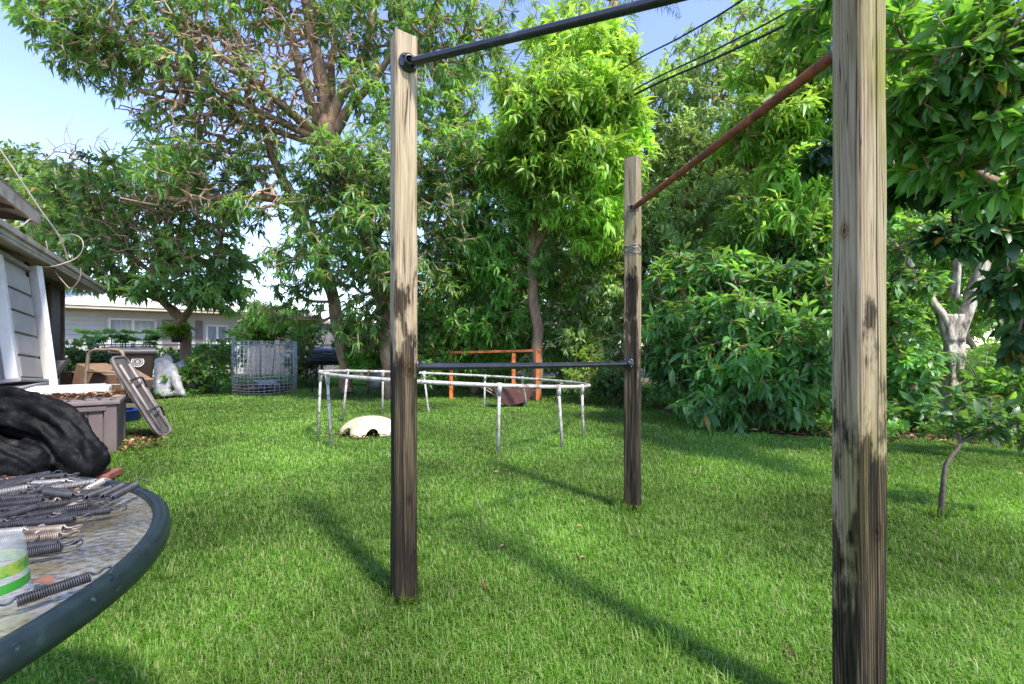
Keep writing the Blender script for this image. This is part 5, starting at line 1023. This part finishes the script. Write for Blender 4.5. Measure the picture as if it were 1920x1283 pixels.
mb = MB(); tz = P(232, 742, 6.7); mb.lathe([(.14, 0), (.19, .02), (.2, .16), (.22, .17), (.20, .175), (.17, .03), (0, .02)], (tz.x, tz.y, .0), 24); tag(mb.build('blue_tub', BTUB), 'blue plastic tub half hidden behind the leaning table', 'tub')
bb = G(252, 752); bn = empty('wheelie_bin', bb, 'brown wheeled rubbish bin with round white emblem and closed lid', 'bin'); Rn = rz(math.radians(38)) 
def taper(mb, c, w0, d0, w1, d1, z0, z1, R, mi=0):
    vs = [c+R @ Vector((sx*w/2, sy*d/2, z)) for z, w, d in ((z0, w0, d0), (z1, w1, d1)) for sx, sy in ((-1, -1), (1, -1), (1, 1), (-1, 1))]
    mb.add(vs, [(3, 2, 1, 0), (4, 5, 6, 7)]+[(i, (i+1) % 4, 4+(i+1) % 4, 4+i) for i in range(4)], mi)
def soft(o, wdt): md = o.modifiers.new('bevel', 'BEVEL'); md.width = wdt; md.segments = 3; return o
mb = MB(); taper(mb, bb, .50, .56, .66, .74, .05, .99, Rn); soft(mb.build('bin_body', BINB, bn), .04)
mb = MB(); taper(mb, bb, .72, .80, .72, .80, .955, 1.0, Rn); soft(mb.build('bin_rim', BINB, bn), .012)
mb = MB(); taper(mb, bb, .74, .82, .66, .70, 1.003, 1.07, Rn); soft(mb.build('lid', BINLID, bn), .02)
for s in (-1, 1): mb = MB(); mb.lathe([(0, -.03), (.12, -.03), (.12, .03), (0, .03)], bb+Rn @ Vector((s*.27, .28, .12)), 20, R=Rn @ Matrix.Rotation(PI/2, 3, 'Y')); mb.build('wheel', GRILLB, bn)
mb = MB(); mb.tube([bb+Rn @ Vector((-.3, .44, .95)), bb+Rn @ Vector((.3, .44, .95))], .018, 8); mb.build('handle', BINB, bn)
# emblem on the front face
efr = Rn @ Vector((0, -1, 0)); R_e = frame(Rn @ Vector((1, 0, 0)), Rn @ Vector((0, .085, 1))); ec = bb+Rn @ Vector((.06, -.363, .80))
mb = MB(); 
mb.lathe([(.088, 0), (.10, 0)], ec, 32, R=R_e, smooth=False); mb.lathe([(.055, 0), (.062, 0)], ec, 32, R=R_e, smooth=False)
for k in range(20):
    t_ = 2*PI*k/20; mb.box(ec+R_e @ Vector((math.cos(t_)*.075, math.sin(t_)*.075, 0)), (.012, .007, .002), R_e @ Matrix.Rotation(t_+PI/2, 3, 'Z'))
for k in range(5): mb.box(ec+R_e @ Vector((.0, -.03+k*.015, 0)), (.07-.012*abs(k-2), .006, .002), R_e)
mb.build('emblem', WHITE, bn)
me = blob([([P(298, 737, 9.9), P(300, 700, 10), P(300, 674, 10.1)], [.13, .10, .09]), ([P(312, 737, 9.9), P(316, 700, 10), P(312, 670, 10.2)], [.12, .10, .09]), ([P(340, 738, 9.8), P(332, 715, 9.9), P(322, 685, 10.1)], [.07, .11, .09]), ([P(295, 738, 9.8), P(345, 739, 9.8)], [.06, .06])], .03, 5, .035, 5)
tag(link('plastic_sheet', me, PLAST), 'crumpled white plastic sheeting heaped right of the brown bin', 'plastic sheet')
me = blob([([P(325, 700, 10.4), P(345, 690, 10.5), P(370, 700, 10.6)], [.16, .18, .12]), ([P(330, 725, 10.4), P(360, 728, 10.5)], [.2, .2])], .035, 6, .06, 5)
tag(link('grey_tarp', me, GREYT), 'grey plastic tarp behind the white sheeting near the tree trunk', 'tarp')

# ------------------------------------------------------------------ wire cage, grill, far objects
cb_ = G(497, 735); Rr = .69; hc = 1.22; cg = empty('wire_cage', cb_, 'tall cylinder of galvanised wire mesh holding garden waste on the lawn', 'wire cage')
WIRE = mat('galvanised_wire', [(.3, (.36, .39, .44)), (.7, (.58, .61, .66))], 10, rough=.45, metal=.35)
mb = MB()
for k in range(40):
    a = 2*PI*k/40; p = cb_+Vector((math.cos(a)*Rr, math.sin(a)*Rr, 0)); b_ = .012*math.sin(a*5)
    mb.tube([p+Vector((0, 0, .0)), p+Vector((b_, b_, hc*.5)), p+Vector((0, 0, hc))], .0065 if k % 5 else .011, 5)
for z in [.02, .08, .15, .23, .31, .40, .5, .6, .71, .82, .93, 1.04, 1.13, hc]:
    mb.tube([cb_+Vector((math.cos(2*PI*i/40)*Rr*(1+.008*math.sin(i+z*9)), math.sin(2*PI*i/40)*Rr, z+.008*math.sin(i*.7+z*20))) for i in range(40)], .006, 5, closed=True)
mb.build('mesh', WIRE, cg)
rg = np.random.default_rng(141); n = 900; r_ = np.sqrt(rg.random(n))*.6; a = rg.random(n)*2*PI; C = np.stack([cb_.x+r_*np.cos(a), cb_.y+r_*np.sin(a), .03+.22*(1-(r_/.62)**2)*rg.random(n)**.3], 1)
D = np.stack([np.cos(a*3), np.sin(a*3), rg.normal(0, .3, n)], 1); V, T = leaves(C, D, .08+.08*rg.random(n), .02+.04*rg.random(n), rg, curl=-.1, fold=.5)
tag(link('garden_waste', np_mesh('garden_waste', V, T), DRYL), 'low heap of dead leaves inside the wire cage', 'garden waste', kind='stuff')
me = blob([([cb_+Vector((-.1, -.2, .12)), cb_+Vector((.15, -.15, .2)), cb_+Vector((.35, -.1, .14))], [.1, .12, .08])], .025, 8, .05, 7); tag(link('plastic_bag', me, PLAST), 'dirty white bag lying on the waste in the wire cage', 'bag')
gp = Vector((P(622, 735, 11).x, 11, 0)); gr = empty('barbecue_grill', gp, 'black barrel barbecue grill with side shelf standing before the back bushes', 'grill')
def halfcyl(mb, c, w_, r, z0, flip=False, n=16, mi=0):
    vs = []; 
    for x in (-w_/2, w_/2):
        for k in range(n+1):
            a = PI*k/n; vs.append(c+Vector((x, -math.cos(a)*r, z0+math.sin(a)*r*(.9 if not flip else -.6))))
    m = n+1; mb.add(vs, [(k, k+1, m+k+1, m+k) for k in range(n)]+[tuple(range(m)), tuple(range(m, 2*m)), (0, m, 2*m-1, n)], mi, False)
mb = MB(); halfcyl(mb, gp, .78, .27, .82); mb.build('lid', GRILLB, gr)
mb = MB(); halfcyl(mb, gp, .78, .27, .81, True); mb.build('firebox', GRILLB, gr)
mb = MB(); mb.tube([gp+Vector((-.1, -.29, .93)), gp+Vector((.18, -.29, .93))], .014, 8); mb.tube([gp+Vector((-.1, -.25, .93)), gp+Vector((-.1, -.29, .93))], .008, 6); mb.tube([gp+Vector((.18, -.25, .93)), gp+Vector((.18, -.29, .93))], .008, 6); mb.build('lid_handle', GALV, gr)
mb = MB(); mb.lathe([(0, 0), (.05, 0), (.05, .015), (0, .015)], gp+Vector((.04, -.232, .99)), 16, R=Matrix.Rotation(PI/2+.6, 3, 'X')); mb.build('thermometer', GALV, gr)
mb = MB(); mb.box(gp+Vector((-.42, -.06, .80)), (.34, .44, .03), bev=.006); mb.box(gp+Vector((0, -.34, .78)), (.86, .14, .03), bev=.006); mb.build('shelf', GRILLB, gr)
for sx in (-.34, .34):
    for sy in (-.2, .2): mb = MB(); mb.tube([gp+Vector((sx, sy, .72)), gp+Vector((sx*1.1, sy*1.2, 0))], .018, 8); mb.build('leg', GRILLB, gr)
mb = MB(); mb.lathe([(.03, 0), (.035, .01), (.035, .1), (.028, .12), (0, .12)], gp+Vector((-.36, -.12, .816)), 14); tag(mb.build('jar', PLAST), 'small pale jar standing on the grill side shelf', 'jar')
me = blob([([P(700, 722, 9.6), P(712, 708, 9.7), P(740, 712, 9.8), P(770, 724, 9.8)], [.17, .2, .2, .15])], .03, 9, .04, 4)
tag(link('covered_bundle', me, mat('dark_grey_cover', [(.3, (.04, .04, .045)), (.7, (.11, .11, .12))], 4, rough=.5)), 'dark grey covered bundle on the grass behind the ring, left of the left post', 'bundle')
# orange frame
of = empty('orange_frame', (P(930, 740, 9.4).x, 9.4, 0), 'rusty orange steel goal-like frame standing behind the trampoline ring', 'metal frame')
q = [(846, 664, 9.6), (963, 663, 9.2), (1008, 661, 9.2)]
for px, py, Y in q: p = P(px, py, Y); mb = MB(); mb.box((p.x, p.y, p.z/2), (.075, .06, p.z), bev=.006); mb.build('upright', ORANGE, of)
mb = MB(); a1, b1 = P(838, 664, 9.6)+Vector((0, 0, .03)), P(1014, 660, 9.2)+Vector((0, 0, .03)); mb.box((a1+b1)/2, ((b1-a1).length, .06, .05), frame(b1-a1, (0, 1, 0)), bev=.006); mb.build('top_rail', ORANGE, of)
# wheelbarrow
wb = empty('wheelbarrow', G(962, 765), 'rusty brown wheelbarrow full of dry twigs behind the right part of the ring', 'wheelbarrow')
WBM = mat('rusty_tray', [(.3, (.06, .022, .018)), (.7, (.15, .055, .04))], 5, rough=.7)
c = G(962, 768); Yw = c.y; tz = [P(926, 727, Yw), P(1000, 733, Yw), P(990, 752, Yw), P(955, 762, Yw), P(932, 748, Yw)]
mb = MB(); A_ = [p+Vector((0, -.02, 0)) for p in tz]; B_ = [p+Vector((0, .55, 0)) for p in tz]; A2 = [p+Vector((0, .01, 0)) for p in tz]
mid = sum(tz, Vector())/5
mb.add(A_+B_, [(4, 3, 2, 1, 0), (5, 6, 7, 8, 9), (1, 2, 7, 6), (2, 3, 8, 7), (3, 4, 9, 8), (4, 0, 5, 9)]); o = mb.build('tray', WBM, wb); md = o.modifiers.new('solid', 'SOLIDIFY'); md.thickness = .008
for s in (.05, .48): mb = MB(); mb.tube([P(893, 722, Yw)+Vector((0, s, 0)), P(925, 740, Yw)+Vector((0, s, 0)), P(955, 764, Yw)+Vector((0, s, -.02)), P(975, 764, Yw)+Vector((0, .6, -.02))], .014, 8); mb.build('handle', TAN, wb)
mb = MB(); wc = P(975, 764, Yw)+Vector((0, .62, 0)); wc.z = .15; R = Matrix.Rotation(PI/2, 3, 'X'); mb.lathe([(.11, -.03), (.15, -.025), (.155, 0), (.15, .025), (.11, .03), (.02, .02), (.02, -.02), (.11, -.03)], wc, 24, R=R); mb.build('wheel', GRILLB, wb)
for s in (.06, .47): mb = MB(); mb.tube([P(935, 748, Yw)+Vector((0, s, 0)), Vector((P(932, 748, Yw).x, Yw+s, 0))], .012, 6); mb.build('leg', TAN, wb)
rg = np.random.default_rng(5); mb = MB()
for k in range(34):
    p = P(930+70*rg.random(), 725+8*rg.random(), Yw+.05+.4*rg.random()); d = Vector(rg.normal(0, 1, 3)); d.z = abs(d.z)*.5; mb.tube([p, p+d.normalized()*.12, p+d.normalized()*.22+Vector((0, 0, -.04))], .004, 4)
tag(mb.build('twig_pile', TAN), 'dry twigs sticking out of the wheelbarrow tray', 'twigs', kind='stuff')
# cream dome with arches
dm = G(694, 812); nth, nz_ = 72, 12; vs = []; fs = []
for j in range(nz_+1):
    for i in range(nth):
        t_ = 2*PI*i/nth; ar = max(0, math.cos(t_*6+.9))**.5 if math.cos(t_*6+.9) > .25 else 0; zb_ = .002+.10*ar; f = j/nz_
        z = zb_+(.205-zb_)*f; rr = .36*math.sqrt(max(0, 1-(z/.215)**2.4))*(1+.05*math.cos(t_*6+.9+PI)*(1-f)); rr = max(rr, .001)
        vs.append(dm+Vector((rr*math.cos(t_), rr*math.sin(t_)*.9, z)))
for j in range(nz_):
    for i in range(nth): fs.append((j*nth+i, j*nth+(i+1) % nth, (j+1)*nth+(i+1) % nth, (j+1)*nth+i))
mb = MB(); mb.add(vs, fs, 0, True); mb.f.append(tuple(nz_*nth+i for i in range(nth))); mb.m.append(0); mb.sm.append(True)
o = mb.build('arched_dome', CREAM); md = o.modifiers.new('s', 'SOLIDIFY'); md.thickness = .008; md.offset = -1; tag(o, 'cream plastic dome with arched holes upturned on the grass left of the left post', 'dome')
poly = [(dm.x-.5, dm.y-.5), (dm.x+.5, dm.y-.5), (dm.x+.5, dm.y), (dm.x-.5, dm.y)]; dry('dome_litter', 'sprinkle of dead leaves on the lawn before the cream dome', poly, 60, .06, .02, 151)
# hanging basket
bk = P(332, 632, 10.9); hbk = empty('hanging_planter', bk, 'dark pot with bright fern fixed to the small tree trunk', 'planter')
mb = MB(); mb.lathe([(0, -.13), (.10, -.13), (.135, .08), (.145, .09), (.13, .09), (.12, .06), (0, .06)], bk, 20); mb.build('pot', mat('dark_pot', (.05, .05, .055), 5), hbk)
rg = np.random.default_rng(9); n = 150; a = rg.random(n)*2*PI; D = np.stack([np.cos(a), np.sin(a), .1+rg.random(n)], 1); V, T = leaves(np.repeat(np.array([bk+Vector((0, 0, .07))]), n, 0)+rg.normal(0, .05, (n, 3)), D, .28+.25*rg.random(n), .05+.03*rg.random(n), rg, curl=.4)
link('fern', np_mesh('fern', V, T), LM_BRIGHT, hbk)
mb = MB(); mb.tube([bk+Vector((0, 0, .0)), bk+Vector((.2, .12, .12))], .008, 6); mb.build('bracket', GALV, hbk)

# ------------------------------------------------------------------ neighbour house, shed, fence
NA = Vector((-15.6, 14.6, 0)); NB = Vector((-10.4, 18.9, 0)); nd = (NB-NA).normalized(); nn_ = Vector((nd.y, -nd.x, 0)); Rn2 = frame(nd, -nn_); LN = (NB-NA).length
nh = empty('neighbour_house', (NA+NB)/2, 'white low house with flat bright roof and paired windows beyond the bushes', 'house')
def at_px(px):
    # distance along the wall where the picture column px meets it
    k = (px-CX)/F; return (k*NA.y-NA.x)/(nd.x-k*nd.y)
def nbx(mb, u0, u1, z0, z1, n, th, mi=0): mb.box(NA+nd*((u0+u1)/2)+nn_*n+Vector((0, 0, (z0+z1)/2)), (u1-u0, th, z1-z0), Rn2, mi)
mb = MB(); nbx(mb, -1, LN, 0, 2.35, -.11, .2); mb.build('wall', NWALL, nh)
mb = MB()
for k in range(11): nbx(mb, -1, at_px(197), .55+k*.16, .55+k*.16+.145, .0, .03)
mb.build('siding', NWALL, nh)
mb = MB(); vs = [NA+nd*u+nn_*n_+Vector((0, 0, z)) for z, in ((2.36,), (2.47,)) for u, n_ in ((-1.5, .75), (LN+.3, .75), (LN+.3, -.2), (-1.5, -.2))]
mb.add(vs, [(3, 2, 1, 0), (4, 5, 6, 7)]+[(i, (i+1) % 4, 4+(i+1) % 4, 4+i) for i in range(4)]); mb.build('eave', BEIGE, nh)
mb = MB(); vs = [NA+nd*(-1.5)+nn_*.8+Vector((0, 0, 2.475)), NA+nd*(LN+.35)+nn_*.8+Vector((0, 0, 2.475)), NA+nd*(LN+.35)-nn_*4+Vector((0, 0, 3.35)), NA+nd*(-1.5)-nn_*4+Vector((0, 0, 3.35))]; vs += [v+Vector((0, 0, .12)) for v in vs]
mb.add(vs, [(3, 2, 1, 0), (4, 5, 6, 7)]+[(i, (i+1) % 4, 4+(i+1) % 4, 4+i) for i in range(4)]); mb.build('roof', NROOF, nh)
for (pa_, pb_, z0, z1, cols) in [(203, 294, 1.12, 2.1, 2), (386, 428, 1.1, 1.95, 2)]:
    u0, u1 = at_px(pa_), at_px(pb_); wf = MB(); fw = .07
    nbx(wf, u0, u0+fw, z0, z1, .03, .08); nbx(wf, u1-fw, u1, z0, z1, .03, .08); nbx(wf, u0+fw, u1-fw, z1-fw, z1, .03, .08); nbx(wf, u0+fw, u1-fw, z0, z0+fw, .03, .08); um = (u0+u1)/2; nbx(wf, um-.04, um+.04, z0+fw, z1-fw, .03, .078)
    o = wf.build('window', WHITE, nh); m2 = MB(); nbx(m2, u0+fw, um-.04, z0+fw, z1-fw, .015, .02); m2.build('pane', GLASSD, o); m2 = MB(); nbx(m2, um+.04, u1-fw, z0+fw, z1-fw, .015, .02); m2.build('pane', GLASSD, o)
mb = MB(); nbx(mb, at_px(304), at_px(334), .3, 2.1, .0, .04); nbx(mb, at_px(366), at_px(380), .3, 2.1, .0, .04); mb.build('door', mat('taupe_door', (.2, .17, .14), 4), nh)
sc_ = P(518, 620, 15.8); sh = empty('garden_shed', (sc_.x, sc_.y, 0), 'grey gabled shed overgrown with vines above the wire cage', 'shed')
SHM = mat('grey_shed_board', [(.3, (.13, .12, .11)), (.7, (.26, .24, .22))], 3, (3, 1, .4), .8); wd = 1.15
mb = MB(); zt1, zap = P(0, 603, 15.8).z, P(0, 578, 15.8).z
for y0_, y1_ in ((0, 2.2),):
    v = [Vector((sc_.x-wd, sc_.y+y, z)) for y in (y0_, y1_) for z in (0, zt1)]
    f = [Vector((sc_.x+s*wd, sc_.y, z)) for s, z in ((-1, 0), (1, 0), (1, zt1), (0, zap), (-1, zt1))]; bk_ = [q+Vector((0, 2.2, 0)) for q in f]
    mb.add([Vector((q[0], q[1], q[2])) if not isinstance(q[0], float) else Vector(q) for q in [Vector((p.x, p.y, p.z)) for p in f+bk_]], [(0, 1, 2, 3, 4), (9, 8, 7, 6, 5), (1, 6, 7, 2), (0, 4, 9, 5)])
mb.build('wall', SHM, sh)
mb = MB()
for s in (-1, 1):
    a1 = Vector((sc_.x+s*(wd+.12), sc_.y-.15, zt1-.04)); b1 = Vector((sc_.x, sc_.y-.15, zap+.02)); o_ = Vector((0, 2.5, 0)); t_ = Vector((0, 0, .06)); vs = [a1, b1, b1+o_, a1+o_, a1+t_, b1+t_, b1+o_+t_, a1+o_+t_]; mb.add(vs, [(3, 2, 1, 0), (4, 5, 6, 7), (0, 1, 5, 4), (1, 2, 6, 5), (2, 3, 7, 6), (3, 0, 4, 7)])
mb.build('roof', ROOF, sh)
fe = empty('chain_link_fence', (P(300, 700, 13.2).x, 13.2, 0), 'low wire fence with top rail running before the neighbour house', 'fence')
fa, fb = P(130, 640, 12.9), P(720, 655, 13.3); mb = MB(); fa.z = fb.z = 1.15; mb.tube([fa, fb], .022, 8); mb.build('top_rail', GALV, fe)
for k in range(6): q = fa.lerp(fb, k/5); mb = MB(); mb.tube([Vector((q.x, q.y, 0)), Vector((q.x, q.y, 1.2))], .025, 8); mb.build('fence_post', GALV, fe)
mb = MB(); nW = 90
for k in range(nW):
    for sgn in (-1, 1):
        q = fa.lerp(fb, k/nW); e = (fb-fa).normalized()*1.1*sgn; mb.tube([Vector((q.x, q.y, .03))-e*.5, Vector((q.x, q.y, 1.13))+e*.5], .0025, 3, cap=False)
mb.build('wire_mesh', GALV, fe)
